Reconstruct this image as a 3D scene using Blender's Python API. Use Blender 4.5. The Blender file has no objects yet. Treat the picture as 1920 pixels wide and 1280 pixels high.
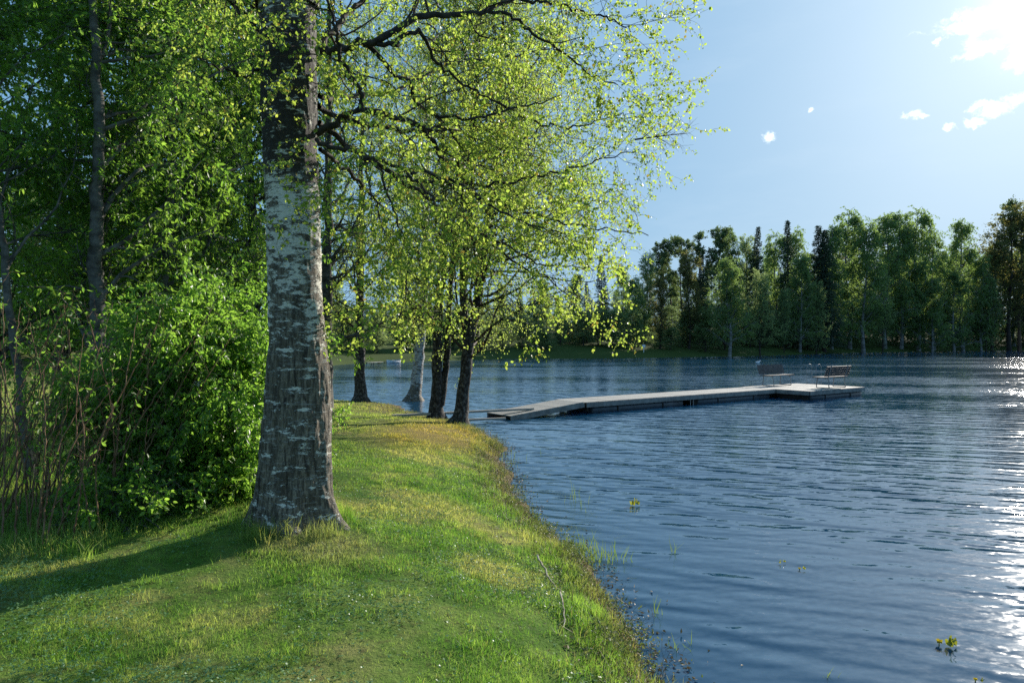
import bpy, math
import numpy as np
from mathutils import Vector

R = math.radians
SC = bpy.context.scene
COL = SC.collection
F = 1280.0                       # focal length in photo pixels (24 mm lens)
EYE = 2.2                        # eye height above the water

# ------------------------------------------------------------------ camera
cam_d = bpy.data.cameras.new("camera")
cam = bpy.data.objects.new("camera", cam_d); COL.objects.link(cam)
cam.location = (0, 0, EYE); cam.rotation_euler = (R(90), 0, 0)
cam_d.lens = 24; cam_d.sensor_width = 36; cam_d.clip_start = 0.1; cam_d.clip_end = 4000
SC.camera = cam

# ------------------------------------------------------------------ light
SUN_AZ, SUN_EL = R(39), R(22)
S = Vector((math.sin(SUN_AZ)*math.cos(SUN_EL), math.cos(SUN_AZ)*math.cos(SUN_EL), math.sin(SUN_EL)))
sun_d = bpy.data.lights.new("sun", 'SUN'); sun_d.energy = 4.6; sun_d.angle = R(0.53)
sun_d.color = (1.0, 0.93, 0.82)
sun = bpy.data.objects.new("sun", sun_d); COL.objects.link(sun)
sun.rotation_euler = S.to_track_quat('Z', 'Y').to_euler()

SC.view_settings.view_transform = 'Standard'; SC.view_settings.look = 'None'
SC.view_settings.gamma = 1.0; SC.view_settings.exposure = 0.8
SC.cycles.max_bounces = 7; SC.cycles.diffuse_bounces = 4; SC.cycles.glossy_bounces = 3
SC.cycles.transmission_bounces = 5; SC.cycles.volume_bounces = 0
SC.cycles.use_denoising = False
SC.cycles.sample_clamp_indirect = 6.0
SC.cycles.caustics_reflective = False; SC.cycles.caustics_refractive = False
SC.cycles.use_adaptive_sampling = True; SC.cycles.adaptive_threshold = 0.006


class NT:
    """small node-tree helper"""
    def __init__(self, tree):
        self.t = tree; self.n = tree.nodes; self.l = tree.links

    def node(self, kind, **kw):
        o = self.n.new(kind)
        for k, v in kw.items():
            setattr(o, k, v)
        return o

    def put(self, sock, v):
        if isinstance(v, bpy.types.NodeSocket): self.l.new(v, sock)
        elif isinstance(v, bpy.types.Node): self.l.new(v.outputs[0], sock)
        elif isinstance(v, (tuple, list)):
            v = tuple(v)
            if sock.type == 'RGBA' and len(v) == 3: v = v + (1.0,)
            sock.default_value = v
        else: sock.default_value = v

    def math(self, op, a, b=0.0, c=None, clamp=False):
        m = self.node('ShaderNodeMath', operation=op, use_clamp=clamp)
        self.put(m.inputs[0], a); self.put(m.inputs[1], b)
        if c is not None: self.put(m.inputs[2], c)
        return m.outputs[0]

    def vmath(self, op, a, b=(0, 0, 0)):
        m = self.node('ShaderNodeVectorMath', operation=op)
        self.put(m.inputs[0], a); self.put(m.inputs[1], b)
        return m.outputs[1] if op in ('LENGTH', 'DOT_PRODUCT') else m.outputs[0]

    def noise(self, vec, scale, detail=3.0, rough=0.5, dist=0.0, color=False):
        n = self.node('ShaderNodeTexNoise')
        self.put(n.inputs['Vector'], vec); self.put(n.inputs['Scale'], scale)
        self.put(n.inputs['Detail'], detail); self.put(n.inputs['Roughness'], rough)
        self.put(n.inputs['Distortion'], dist)
        return n.outputs['Color'] if color else n.outputs['Fac']

    def step(self, v, lo, hi, a=0.0, b=1.0):
        m = self.node('ShaderNodeMapRange', interpolation_type='SMOOTHSTEP')
        self.put(m.inputs[0], v); self.put(m.inputs[1], lo); self.put(m.inputs[2], hi)
        self.put(m.inputs[3], a); self.put(m.inputs[4], b)
        return m.outputs[0]

    def mix(self, f, a, b, blend='MIX'):
        m = self.node('ShaderNodeMix', data_type='RGBA', blend_type=blend)
        self.put(m.inputs[0], f); self.put(m.inputs[6], a); self.put(m.inputs[7], b)
        return m.outputs[2]

    def scale(self, vec, s):
        return self.vmath('MULTIPLY', vec, s)

    def sep(self, v):
        s = self.node('ShaderNodeSeparateXYZ'); self.put(s.inputs[0], v)
        return s.outputs

    def comb(self, x, y, z):
        s = self.node('ShaderNodeCombineXYZ')
        self.put(s.inputs[0], x); self.put(s.inputs[1], y); self.put(s.inputs[2], z)
        return s.outputs[0]


# ------------------------------------------------------------------ sky
world = bpy.data.worlds.new("World"); SC.world = world; world.use_nodes = True
w = NT(world.node_tree)
bg = w.n['Background']
sky = w.node('ShaderNodeTexSky', sky_type='NISHITA')
sky.sun_disc = False; sky.sun_elevation = SUN_EL; sky.sun_rotation = SUN_AZ
sky.air_density = 1.0; sky.dust_density = 1.0; sky.ozone_density = 2.2; sky.altitude = 50
SKY_STRENGTH = 0.15
tc = w.node('ShaderNodeTexCoord')
dirv = tc.outputs['Generated']
# cumulus fragments, each a patch of directions in the sky
CLOUDS = [(1838, 44, 78, 24), (1832, 98, 34, 9), (1862, 88, 26, 10), (1915, 108, 38, 22), (1866, 208, 32, 12),
          (1828, 228, 15, 7), (1838, 196, 22, 5), (1905, 183, 26, 6), (1712, 214, 18, 6), (1733, 219, 13, 4),
          (1778, 240, 12, 6), (1441, 253, 13, 10), (1521, 211, 8, 4), (1757, 80, 10, 5), (1980, 150, 30, 12), (2110, 90, 60, 20)]
wob = w.noise(w.scale(dirv, (60, 60, 60)), 1.0, 6.0, 0.65, color=True)
wdir = w.vmath('ADD', dirv, w.scale(w.vmath('SUBTRACT', wob, (0.5, 0.5, 0.5)), (0.035, 0.035, 0.022)))
field = None
for (cx, cy, rw, rh) in CLOUDS:
    d = Vector(((cx-960)/F, 1.0, (640-cy)/F)); L = d.length; d.normalize()
    right = Vector((d.y, -d.x, 0)).normalized(); up = right.cross(d)
    rel = w.vmath('SUBTRACT', wdir, tuple(d))
    a = w.math('DIVIDE', w.vmath('DOT_PRODUCT', rel, tuple(right)), rw*.78/F/L)
    b = w.math('DIVIDE', w.vmath('DOT_PRODUCT', rel, tuple(up)), rh*1.2/F/L)
    e = w.math('SUBTRACT', 1.0, w.math('SQRT', w.math('ADD', w.math('MULTIPLY', a, a), w.math('MULTIPLY', b, b))))
    field = e if field is None else w.math('MAXIMUM', field, e)
cn = w.noise(w.scale(wdir, (1, 1, 2.4)), 34.0, 10.0, 0.66)
cl = w.math('ADD', w.math('MAXIMUM', field, -2.0), w.math('MULTIPLY', w.math('SUBTRACT', cn, 0.5), 4.2))
mask = w.step(cl, -0.35, 2.0)
mask = w.math('MULTIPLY', mask, 0.97)
thin = w.step(w.noise(w.scale(dirv, (1.5, 1.5, 6)), 3.0, 6.0, 0.6), 0.45, 0.8, 0.0, 0.10)
sr_, sg_, sb_ = w.sep(sky.outputs[0])
# the air's own brightness range, softened channel by channel
K_ = 4.05
srr = w.math('MULTIPLY', w.math('POWER', w.math('MINIMUM', w.math('DIVIDE', sr_, 5.0), 5.0), .29), .285*K_)
sgg = w.math('MULTIPLY', w.math('POWER', w.math('DIVIDE', sg_, 5.8), .19), .495*K_)
sbb = w.math('MULTIPLY', w.math('POWER', w.math('MAXIMUM', w.math('DIVIDE', sb_, 7.3), .25), .12), .725*K_)
cosS = w.math('MAXIMUM', w.vmath('DOT_PRODUCT', dirv, tuple(S)), 0.0)
glow = w.math('ADD', w.math('MULTIPLY', w.math('POWER', cosS, 700.0), 3.2), w.math('ADD', w.math('MULTIPLY', w.math('POWER', cosS, 45.0), .75), w.math('MULTIPLY', w.math('POWER', cosS, 9.0), .55)))
base = w.vmath('ADD', w.comb(srr, sgg, sbb), w.scale(w.comb(glow, glow, glow), (1.0, .97, .9)))
col = w.mix(thin, base, (3.4, 3.9, 4.3))
col = w.mix(mask, col, (8.5, 8.5, 8.4))
w.put(bg.inputs['Color'], col); bg.inputs['Strength'].default_value = SKY_STRENGTH

# ------------------------------------------------------------------ helpers
def at(px, py, d):
    """point seen at photo pixel (px, py) at depth d"""
    return np.array([(px-960)/F*d, d, EYE-(py-640)/F*d])


def on(px, py, z):
    """point at photo pixel (px, py) on the level z"""
    d = (EYE-z)*F/(py-640)
    return np.array([(px-960)/F*d, d, z])


def norm(v):
    return v/np.maximum(np.linalg.norm(v, axis=-1, keepdims=True), 1e-9)


def _hash(i, j, k, seed):
    h = (i*374761393 + j*668265263 + k*1440662683 + seed*974634777) & 0xffffffff
    h = ((h ^ (h >> 13))*1274126177) & 0xffffffff
    h = ((h ^ (h >> 16))*2246822519) & 0xffffffff
    return (h & 0xffffff)/float(0xffffff)


def vnoise(p, seed=0):
    p = np.asarray(p, float); i = np.floor(p).astype(np.int64); f = p-i; f = f*f*(3-2*f)
    o = 0
    for a in (0, 1):
        for b in (0, 1):
            for c in (0, 1):
                wt = (f[..., 0] if a else 1-f[..., 0])*(f[..., 1] if b else 1-f[..., 1])*(f[..., 2] if c else 1-f[..., 2])
                o = o+wt*_hash(i[..., 0]+a, i[..., 1]+b, i[..., 2]+c, seed)
    return o


def fbm(p, octv=4, seed=0):
    o = 0; a = 0.5; p = np.asarray(p, float)
    for k in range(octv):
        o = o+a*vnoise(p, seed+k); p = p*2.03+7.1; a *= 0.5
    return o


def make_mesh(name, parts):
    """parts: list of (verts Nx3, quads Mx4, material, per-face random or None)"""
    me = bpy.data.meshes.new(name)
    V = []; Q = []; M = []; A = []; off = 0; mats = []
    for v, q, m, a in parts:
        if len(v) == 0: continue
        if m not in mats: mats.append(m)
        V.append(v); Q.append(q+off); off += len(v)
        M.append(np.full(len(q), mats.index(m), np.int32))
        A.append(np.zeros(len(q)) if a is None else a)
    V = np.concatenate(V).astype(np.float32); Q = np.concatenate(Q).astype(np.int32)
    M = np.concatenate(M); A = np.concatenate(A).astype(np.float32)
    me.vertices.add(len(V)); me.vertices.foreach_set('co', V.ravel())
    me.loops.add(Q.size); me.loops.foreach_set('vertex_index', Q.ravel())
    me.polygons.add(len(Q))
    me.polygons.foreach_set('loop_start', np.arange(0, Q.size, 4, dtype=np.int32))
    me.polygons.foreach_set('material_index', M)
    for m in mats: me.materials.append(m)
    me.polygons.foreach_set('use_smooth', np.zeros(len(Q), dtype=bool))
    at_ = me.attributes.new('rnd', 'FLOAT', 'FACE'); at_.data.foreach_set('value', A)
    me.update(calc_edges=True)
    return me


def smooth(me, on_=True):
    me.polygons.foreach_set('use_smooth', np.full(len(me.polygons), on_, dtype=bool)); me.update()


def link(name, me, parent=None, loc=None):
    o = bpy.data.objects.new(name, me); COL.objects.link(o)
    if parent is not None: o.parent = parent
    if loc is not None: o.location = loc
    return o


def tag(o, label=None, cat=None, group=None, kind=None):
    if label: o['label'] = label
    if cat: o['category'] = cat
    if group: o['group'] = group
    if kind: o['kind'] = kind
    return o


def empty(name, loc, label=None, cat=None, group=None):
    o = bpy.data.objects.new(name, None); COL.objects.link(o); o.location = tuple(float(c) for c in loc)
    o.empty_display_size = 0.2
    return tag(o, label, cat, group)


def copy_tree(root, loc, label, scale=None, rz=0.0, cat=None, group=None):
    r = root.copy(); COL.objects.link(r); r.location = loc
    r.rotation_euler = (0, 0, rz)
    if scale: r.scale = scale
    r['label'] = label
    if cat: r['category'] = cat
    if group: r['group'] = group
    for ch in list(root.children):
        c = ch.copy(); COL.objects.link(c); c.parent = r
        for g in ch.children:
            e = g.copy(); COL.objects.link(e); e.parent = c
    return r


def tubes(pts, rad, K=5):
    """pts (C,S,3), rad (C,S) -> verts, quads"""
    pts = np.asarray(pts, float); rad = np.asarray(rad, float)
    C, Sn, _ = pts.shape
    t = np.empty_like(pts); t[:, 1:-1] = pts[:, 2:]-pts[:, :-2]; t[:, 0] = pts[:, 1]-pts[:, 0]; t[:, -1] = pts[:, -1]-pts[:, -2]
    t = norm(t)
    ref = np.tile(np.array([0.31, 0.95, 0.05]), (C, 1)); mean = norm(pts[:, -1]-pts[:, 0])
    par = np.abs((ref*mean).sum(1)) > 0.8; ref[par] = np.array([0.95, -0.2, 0.25])
    a = norm(np.cross(t, ref[:, None, :])); b = np.cross(t, a)
    th = np.arange(K)/K*2*np.pi
    ring = a[:, :, None, :]*np.cos(th)[None, None, :, None]+b[:, :, None, :]*np.sin(th)[None, None, :, None]
    V = pts[:, :, None, :]+ring*rad[:, :, None, None]
    base = (np.arange(C)*Sn*K)[:, None, None]; s = (np.arange(Sn-1)*K)[None, :, None]; k = np.arange(K)[None, None, :]; k2 = (k+1) % K
    Q = np.stack([base+s+k, base+s+k2, base+s+K+k2, base+s+K+k], -1).reshape(-1, 4)
    return V.reshape(-1, 3), Q


def resample(P, n, jitter=0.0, seed=0):
    """smooth curve through control points"""
    P = np.asarray(P, float)
    if len(P) > 2:
        Q = [P[0]]
        for i in range(len(P)-1):
            p0 = P[max(i-1, 0)]; p1 = P[i]; p2 = P[i+1]; p3 = P[min(i+2, len(P)-1)]
            for t in (0.2, 0.4, 0.6, 0.8, 1.0):
                Q.append(0.5*((2*p1)+(p2-p0)*t+(2*p0-5*p1+4*p2-p3)*t*t+(3*p1-p0-3*p2+p3)*t**3))
        P = np.array(Q)
    d = np.r_[0, np.cumsum(np.linalg.norm(np.diff(P, axis=0), axis=1))]
    u = np.linspace(0, d[-1], n)
    o = np.stack([np.interp(u, d, P[:, k]) for k in range(3)], 1)
    if jitter:
        rr = np.random.default_rng(seed)
        j = rr.normal(0, jitter, o.shape); j[0] = 0
        o = o+j
    return o


def grow(rng, P, Rd, n, t=(0.1, 1.0), ang=(30, 60), ln=(0.5, 1.0), wig=0.25, trop=(0, 0, 0), steps=6, rr=0.55, rend=0.3,
         taper_len=0.5, rmin=0.0015, bias=None):
    """n children on each parent polyline; vectorised walk"""
    M, Pn, _ = P.shape
    C = M*n
    pi = np.repeat(np.arange(M), n)
    tt = t[0]+(t[1]-t[0])*((np.tile(np.arange(n), M)+rng.random(C))/n)
    f = tt*(Pn-1); i0 = np.minimum(f.astype(int), Pn-2); fr = (f-i0)[:, None]
    st = P[pi, i0]*(1-fr)+P[pi, i0+1]*fr
    r0 = (Rd[pi, i0]*(1-fr[:, 0])+Rd[pi, i0+1]*fr[:, 0])*rr*rng.uniform(0.7, 1.15, C)
    r0 = np.maximum(r0, rmin)
    tan = norm(P[pi, i0+1]-P[pi, i0])
    q = rng.normal(size=(C, 3)); q = norm(q-(q*tan).sum(1, keepdims=True)*tan)
    a = np.radians(rng.uniform(ang[0], ang[1], C))[:, None]
    d = norm(tan*np.cos(a)+q*np.sin(a))
    if bias is not None: d = norm(d+np.asarray(bias))
    L = rng.uniform(ln[0], ln[1], C)*(1-taper_len*tt)
    out = np.empty((C, steps+1, 3)); out[:, 0] = st
    trop = np.asarray(trop, float)
    for s in range(steps):
        d = norm(d+rng.normal(0, wig, (C, 3))+trop/steps)
        out[:, s+1] = out[:, s]+d*(L/steps)[:, None]
    rad = r0[:, None]*(1-(1-rend)*np.linspace(0, 1, steps+1))[None]
    return out, rad


def leaves(rng, P, n, L=(0.04, 0.06), W=0.75, droop=0.5, along=0.5, off=0.02, t0=0.0, hexa=False, fold=0.15, keep=1.0):
    """n leaf blades along every twig polyline"""
    M, Pn, _ = P.shape
    C = M*n
    pi = np.repeat(np.arange(M), n); tt = t0+(1-t0)*rng.random(C)
    f = tt*(Pn-1); i0 = np.minimum(f.astype(int), Pn-2); fr = (f-i0)[:, None]
    p = P[pi, i0]*(1-fr)+P[pi, i0+1]*fr
    tan = norm(P[pi, i0+1]-P[pi, i0])
    if keep < 1:
        k = rng.random(C) < keep; p = p[k]; tan = tan[k]; C = len(p)
    p = p+rng.normal(0, off, (C, 3))
    a = norm(tan*along+rng.normal(0, 0.6, (C, 3))+np.array([0, 0, -droop]))
    return blades(rng, p, a, rng.uniform(L[0], L[1], C), W, hexa, fold)


def blades(rng, p, a, ln, W, hexa=False, fold=0.15):
    C = len(p)
    s = norm(np.cross(a, rng.normal(size=(C, 3)))); nn = np.cross(a, s)
    ln = ln[:, None]; w_ = ln*W*0.5
    if hexa:
        up = nn*w_*fold*2
        V = np.stack([p, p+a*ln*.28+s*w_*.85+up, p+a*ln*.62+s*w_*.8+up, p+a*ln+nn*ln*.05, p+a*ln*.62-s*w_*.8+up, p+a*ln*.28-s*w_*.85+up], 1)
        b = (np.arange(C)*6)[:, None]
        Q = np.concatenate([b+np.array([[0, 1, 2, 3]]), b+np.array([[0, 3, 4, 5]])], 0)
        rn = rng.random(C); rn = np.r_[rn, rn]
    else:
        up = nn*w_*fold*2
        V = np.stack([p, p+a*ln*.38+s*w_+up, p+a*ln, p+a*ln*.38-s*w_+up], 1)
        Q = np.arange(C*4).reshape(C, 4); rn = rng.random(C)
    return V.reshape(-1, 3), Q, rn


def box_vq(c, s, ax=None):
    """box centred c with sizes s, axes ax (3 row vectors)"""
    c = np.asarray(c, float); s = np.asarray(s, float)/2
    ax = np.eye(3) if ax is None else np.asarray(ax, float)
    V = np.array([[x, y, z] for x in (-1, 1) for y in (-1, 1) for z in (-1, 1)], float)*s
    V = V@ax+c
    Q = np.array([[0, 1, 3, 2], [4, 6, 7, 5], [0, 4, 5, 1], [2, 3, 7, 6], [0, 2, 6, 4], [1, 5, 7, 3]])
    return V, Q


def merge(lst):
    V = []; Q = []; o = 0
    for v, q in lst:
        V.append(v); Q.append(q+o); o += len(v)
    return np.concatenate(V), np.concatenate(Q)


# ------------------------------------------------------------------ materials
def new_mat(name):
    m = bpy.data.materials.new(name); m.use_nodes = True
    t = NT(m.node_tree); p = t.n['Principled BSDF']; return m, t, p


def leaf_mat(name, c1, c2, t1, t2, mixf=0.5, rough=0.42, spec=0.4, dry=None, obj_var=0.0, patch=1.2):
    """leaf: reflecting colour c1..c2, transmitted colour t1..t2 (varies leaf by leaf)"""
    m, t, p = new_mat(name)
    a = t.node('ShaderNodeAttribute', attribute_name='rnd').outputs['Fac']
    g = t.node('ShaderNodeNewGeometry').outputs['Position']
    n = t.noise(g, patch, 2.0)
    f = t.math('ADD', t.math('MULTIPLY', a, 0.65), t.math('MULTIPLY', t.step(n, 0.3, 0.7), 0.35))
    if obj_var:
        oi = t.node('ShaderNodeObjectInfo').outputs['Random']
        f = t.math('ADD', t.math('MULTIPLY', f, 1-obj_var), t.math('MULTIPLY', oi, obj_var), clamp=True)
    dc = t.mix(f, c1, c2); tcx = t.mix(f, t1, t2)
    if dry is not None:
        k = t.math('GREATER_THAN', a, 0.955)
        dc = t.mix(k, dc, dry); tcx = t.mix(k, tcx, dry)
    t.put(p.inputs['Base Color'], dc); p.inputs['Roughness'].default_value = rough
    p.inputs['Specular IOR Level'].default_value = spec
    tr = t.node('ShaderNodeBsdfTranslucent'); t.put(tr.inputs['Color'], tcx)
    mx = t.node('ShaderNodeMixShader'); mx.inputs[0].default_value = mixf
    t.l.new(p.outputs[0], mx.inputs[1]); t.l.new(tr.outputs[0], mx.inputs[2])
    t.l.new(mx.outputs[0], t.n['Material Output'].inputs[0])
    return m


def simple_mat(name, c1, c2, rough=0.8, scale=8.0, sc=(1, 1, 1), spec=0.3, bump=0.0, metallic=0.0, lo=0.3, hi=0.7):
    m, t, p = new_mat(name)
    g = t.node('ShaderNodeTexCoord').outputs['Object']
    n = t.noise(t.scale(g, sc), scale, 5.0, 0.6)
    t.put(p.inputs['Base Color'], t.mix(t.step(n, lo, hi), c1, c2))
    p.inputs['Roughness'].default_value = rough; p.inputs['Specular IOR Level'].default_value = spec
    p.inputs['Metallic'].default_value = metallic
    if bump:
        b = t.node('ShaderNodeBump'); b.inputs['Strength'].default_value = bump; b.inputs['Distance'].default_value = 0.02
        t.put(b.inputs['Height'], n); t.l.new(b.outputs[0], p.inputs['Normal'])
    return m


M_birch_leaf = leaf_mat('birch_leaf', (.07, .14, .02), (.19, .26, .05), (.30, .50, .05), (.74, .86, .14), 0.58, dry=(.35, .28, .05))
M_shore_leaf = leaf_mat('shore_birch_leaf', (.08, .15, .03), (.20, .27, .07), (.34, .52, .08), (.74, .86, .18), 0.58, dry=(.35, .28, .05), patch=.5)
M_cherry_leaf = leaf_mat('bird_cherry_leaf', (.045, .11, .018), (.13, .21, .035), (.18, .42, .04), (.48, .74, .09), 0.54, rough=.36, spec=.5, patch=.8)
M_shrub_leaf = leaf_mat('shrub_leaf', (.045, .12, .018), (.13, .22, .035), (.18, .42, .04), (.48, .76, .09), 0.54, rough=.36, spec=.5, patch=1.5)
M_far_birch = leaf_mat('far_birch_leaf', (.075, .12, .045), (.14, .20, .07), (.22, .36, .08), (.44, .60, .14), 0.5, rough=.6, obj_var=.5, patch=.25)
M_far_round = leaf_mat('far_round_leaf', (.08, .13, .055), (.17, .22, .10), (.26, .40, .13), (.50, .62, .22), 0.5, rough=.6, obj_var=.5, patch=.25)
M_far_rust = leaf_mat('far_budding_leaf', (.075, .09, .03), (.14, .12, .045), (.20, .24, .05), (.36, .32, .08), 0.45, rough=.6, obj_var=.4, patch=.25)
M_needle = leaf_mat('spruce_needle', (.028, .05, .03), (.06, .09, .05), (.03, .06, .02), (.06, .10, .03), 0.3, rough=.6, obj_var=.4)
M_pine = leaf_mat('pine_needle', (.07, .11, .045), (.13, .17, .07), (.15, .24, .07), (.26, .34, .10), 0.42, rough=.6, obj_var=.4)
M_petal = leaf_mat('white_petal', (.6, .62, .55), (.75, .76, .7), (.4, .42, .36), (.5, .5, .45), 0.3, rough=.7)
M_bark = simple_mat('branch_bark', (.018, .014, .011), (.06, .048, .038), .85, 14, (1, 1, .5), bump=.6)
M_twig = simple_mat('twig_bark', (.03, .02, .014), (.08, .055, .04), .8, 20)
M_cherry_bark = simple_mat('cherry_bark', (.035, .032, .028), (.15, .14, .125), .8, 6, (1, 1, 1.5), bump=.5)
M_cane = simple_mat('cane_bark', (.12, .06, .035), (.28, .17, .10), .7, 10)
M_shore_bark = simple_mat('shore_birch_bark', (.022, .019, .016), (.17, .16, .14), .85, 16, (1, 1, .7), bump=.7, lo=.42, hi=.75)


def birch_bark(name, low, high, white=(.66, .63, .55), burl=None, patch=1.0):
    """white birch bark; rough and dark below height low..high (object z)"""
    m, t, p = new_mat(name)
    o = t.node('ShaderNodeTexCoord').outputs['Object']; z = t.sep(o)[2]
    n1 = t.noise(t.scale(o, (7*patch, 7*patch, 19*patch)), 1.0, 8.0, .74, .12)      # dark patches
    n2 = t.noise(t.scale(o, (16, 16, 150)), 1.0, 5.0, .66, .2)                    # fine horizontal lenticels
    n3 = t.noise(t.scale(o, (34, 34, 5)), 1.0, 5.0, .65, .5)                # vertical fissures
    n4 = t.noise(o, 3.2, 3.0)
    h = t.math('ADD', z, t.math('MULTIPLY', t.math('SUBTRACT', n4, .5), 1.6))
    rough_amt = t.step(h, low, high, 1.0, 0.0)
    thr = t.math('SUBTRACT', .525, t.math('MULTIPLY', rough_amt, .10))
    if burl:
        bz = t.math('DIVIDE', t.math('ABSOLUTE', t.math('SUBTRACT', z, burl[0])), burl[1])
        bm = t.step(t.math('ADD', bz, t.math('MULTIPLY', t.math('SUBTRACT', n4, .5), 1.2)), .6, 1.1, 1.0, 0.0)
        thr = t.math('SUBTRACT', thr, t.math('MULTIPLY', bm, .11))
    dark = t.step(n1, t.math('SUBTRACT', thr, .015), t.math('ADD', thr, .045))
    lent = t.step(n2, .55, .66, 0.0, .8)
    grime = t.noise(t.scale(o, (20, 20, 30)), 1.0, 6.0, .7)
    wcol = t.mix(t.step(grime, .4, .7), white, tuple(c*.72 for c in white))
    wcol = t.mix(lent, wcol, (.07, .06, .05))
    fine = t.noise(t.scale(o, (55, 55, 38)), 1.0, 6.0, .75)
    band = t.noise(t.scale(o, (7, 7, 46)), 1.0, 4.0, .65, .3)
    dcol = t.mix(t.step(n3, .40, .64), (.065, .052, .037), (.28, .23, .17))
    dcol = t.mix(t.step(fine, .42, .62, .0, .65), dcol, (.085, .07, .052))
    dcol = t.mix(t.step(band, .55, .67, .0, .6), dcol, (.36, .35, .32))
    dcol = t.mix(t.math('MULTIPLY', t.step(grime, .55, .7), .35), dcol, (.09, .10, .06))
    crk = t.step(t.noise(t.scale(o, (16, 16, 2.2)), 1.0, 5.0, .6, .8), .36, .41, .8, 0.0)
    dcol = t.mix(t.math('MULTIPLY', crk, rough_amt), dcol, (.022, .018, .014))
    if burl: dcol = t.mix(t.math('MULTIPLY', bm, .92), dcol, t.mix(fine, (.008, .007, .006), (.05, .042, .034)))
    t.put(p.inputs['Base Color'], t.mix(dark, wcol, dcol))
    p.inputs['Roughness'].default_value = .75; p.inputs['Specular IOR Level'].default_value = .25
    b = t.node('ShaderNodeBump'); b.inputs['Strength'].default_value = .9; b.inputs['Distance'].default_value = .012
    hh = t.math('ADD', t.math('MULTIPLY', dark, t.math('ADD', t.math('MULTIPLY', n3, .9), t.math('MULTIPLY', fine, .9))), t.math('MULTIPLY', n2, .25))
    t.put(b.inputs['Height'], hh); t.l.new(b.outputs[0], p.inputs['Normal'])
    return m


M_hero_bark = birch_bark('old_birch_bark', 1.35, 2.5, burl=(3.75, .8))
M_white_bark = birch_bark('white_birch_bark', .2, .8, white=(.5, .5, .48))
M_far_trunk = simple_mat('far_birch_bark', (.09, .085, .08), (.34, .33, .31), .8, 1.2, (1, 1, 2))
M_far_dark = simple_mat('far_dark_bark', (.025, .02, .016), (.07, .055, .045), .9, 2)
M_far_red = simple_mat('far_pine_bark', (.08, .05, .035), (.2, .11, .07), .9, 1.5)

# ------------------------------------------------------------------ lake outline
NEAR = [(1.9, -40), (1.5, -4), (1.25, 1.5), (1.12, 3.0), (.95, 4.4), (.90, 5.2), (.80, 6.2), (.56, 7.3), (.16, 8.5), (-.02, 10.6), (-.24, 13.0), (-.12, 13.9),
        (-.42, 15.2), (-.85, 16.9), (-1.4, 18.1), (-2.46, 19.6), (-3.3, 21.3), (-3.8, 23.3), (-5, 24.6), (-6.4, 24.6), (-8.8, 28),
        (-12, 38), (-15, 52), (-16.5, 64)]
FAR = [(-14.5, 72), (-8, 77), (-.7, 85), (9, 88), (17, 91), (24, 96), (32, 100), (42, 108), (55, 122), (69, 134), (95, 150), (124, 165), (160, 178), (205, 170), (230, 100), (235, 0), (200, -110), (1.9, -110)]
LAKE = np.array(NEAR+FAR, float)


def lake_sd(x, y):
    """distance to the shoreline, positive on land"""
    x = np.asarray(x, float); y = np.asarray(y, float)
    best = np.full(x.shape, 1e9); inside = np.zeros(x.shape, bool)
    n = len(LAKE)
    for i in range(n):
        a = LAKE[i]; b = LAKE[(i+1) % n]; e = b-a
        t = np.clip(((x-a[0])*e[0]+(y-a[1])*e[1])/(e@e), 0, 1)
        best = np.minimum(best, np.hypot(x-a[0]-t*e[0], y-a[1]-t*e[1]))
        c = ((a[1] > y) != (b[1] > y)) & (x < (b[0]-a[0])*(y-a[1])/(b[1]-a[1]+1e-12)+a[0])
        inside ^= c
    return np.where(inside, -best, best)


def ground_z(x, y, detail=True):
    x = np.asarray(x, float); y = np.asarray(y, float)
    p = np.stack([x, y, np.zeros_like(x)], -1)
    sd = lake_sd(x, y)
    near = np.clip((60-np.hypot(x, y))/25, 0, 1)
    if detail:
        sd = sd+(fbm(p*2.2, 3, 5)-.45)*.5*near*np.exp(-np.abs(sd)/.8)
    top = .6-.36*np.clip((y-9)/11, 0, 1)**1.0*near
    land = top*(1-np.exp(-np.maximum(sd, 0)/1.15))
    far = np.clip(sd-3, 0, None)
    rise = (1-near)*np.minimum(far*.16, 4.5+far*.02)
    z = np.where(sd > 0, land+rise, np.maximum(sd*.35, -1.8))
    if detail:
        z = z+(fbm(p*.5, 3, 11)-.45)*.16*near*np.clip(sd/2, 0, 1)+(fbm(p*3.1, 3, 21)-.45)*.045*near
        z = z+(1-near)*(fbm(p*.06, 3, 31)-.45)*1.2*np.clip(sd/10, 0, 1)
        # low mound round the roots of the old birch
        z = z+.07*np.exp(-((x+1.95)**2+(y-5.95)**2)/.35)
    return z


def gz(x, y):
    return float(ground_z(np.array([x]), np.array([y]))[0])


def axis(lo, hi, c0, c1, fine, ratio=1.06):
    a = list(np.arange(c0, c1, fine)); st = fine; v = c1
    while v < hi: a.append(v); st *= ratio; v += st
    a.append(hi); st = fine; v = c0-fine; pre = []
    while v > lo: pre.append(v); st *= ratio; v -= st
    pre.append(lo)
    return np.array(pre[::-1]+a)


def height_sheet(xs, ys, zf):
    X, Y = np.meshgrid(xs, ys)
    Z = zf(X.ravel(), Y.ravel()).reshape(X.shape)
    V = np.stack([X, Y, Z], -1).reshape(-1, 3)
    nx = len(xs); ny = len(ys)
    i = np.arange(nx-1)[None]; j = (np.arange(ny-1)*nx)[:, None]
    Q = np.stack([j+i, j+i+1, j+i+nx+1, j+i+nx], -1).reshape(-1, 4)
    return V, Q


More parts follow.
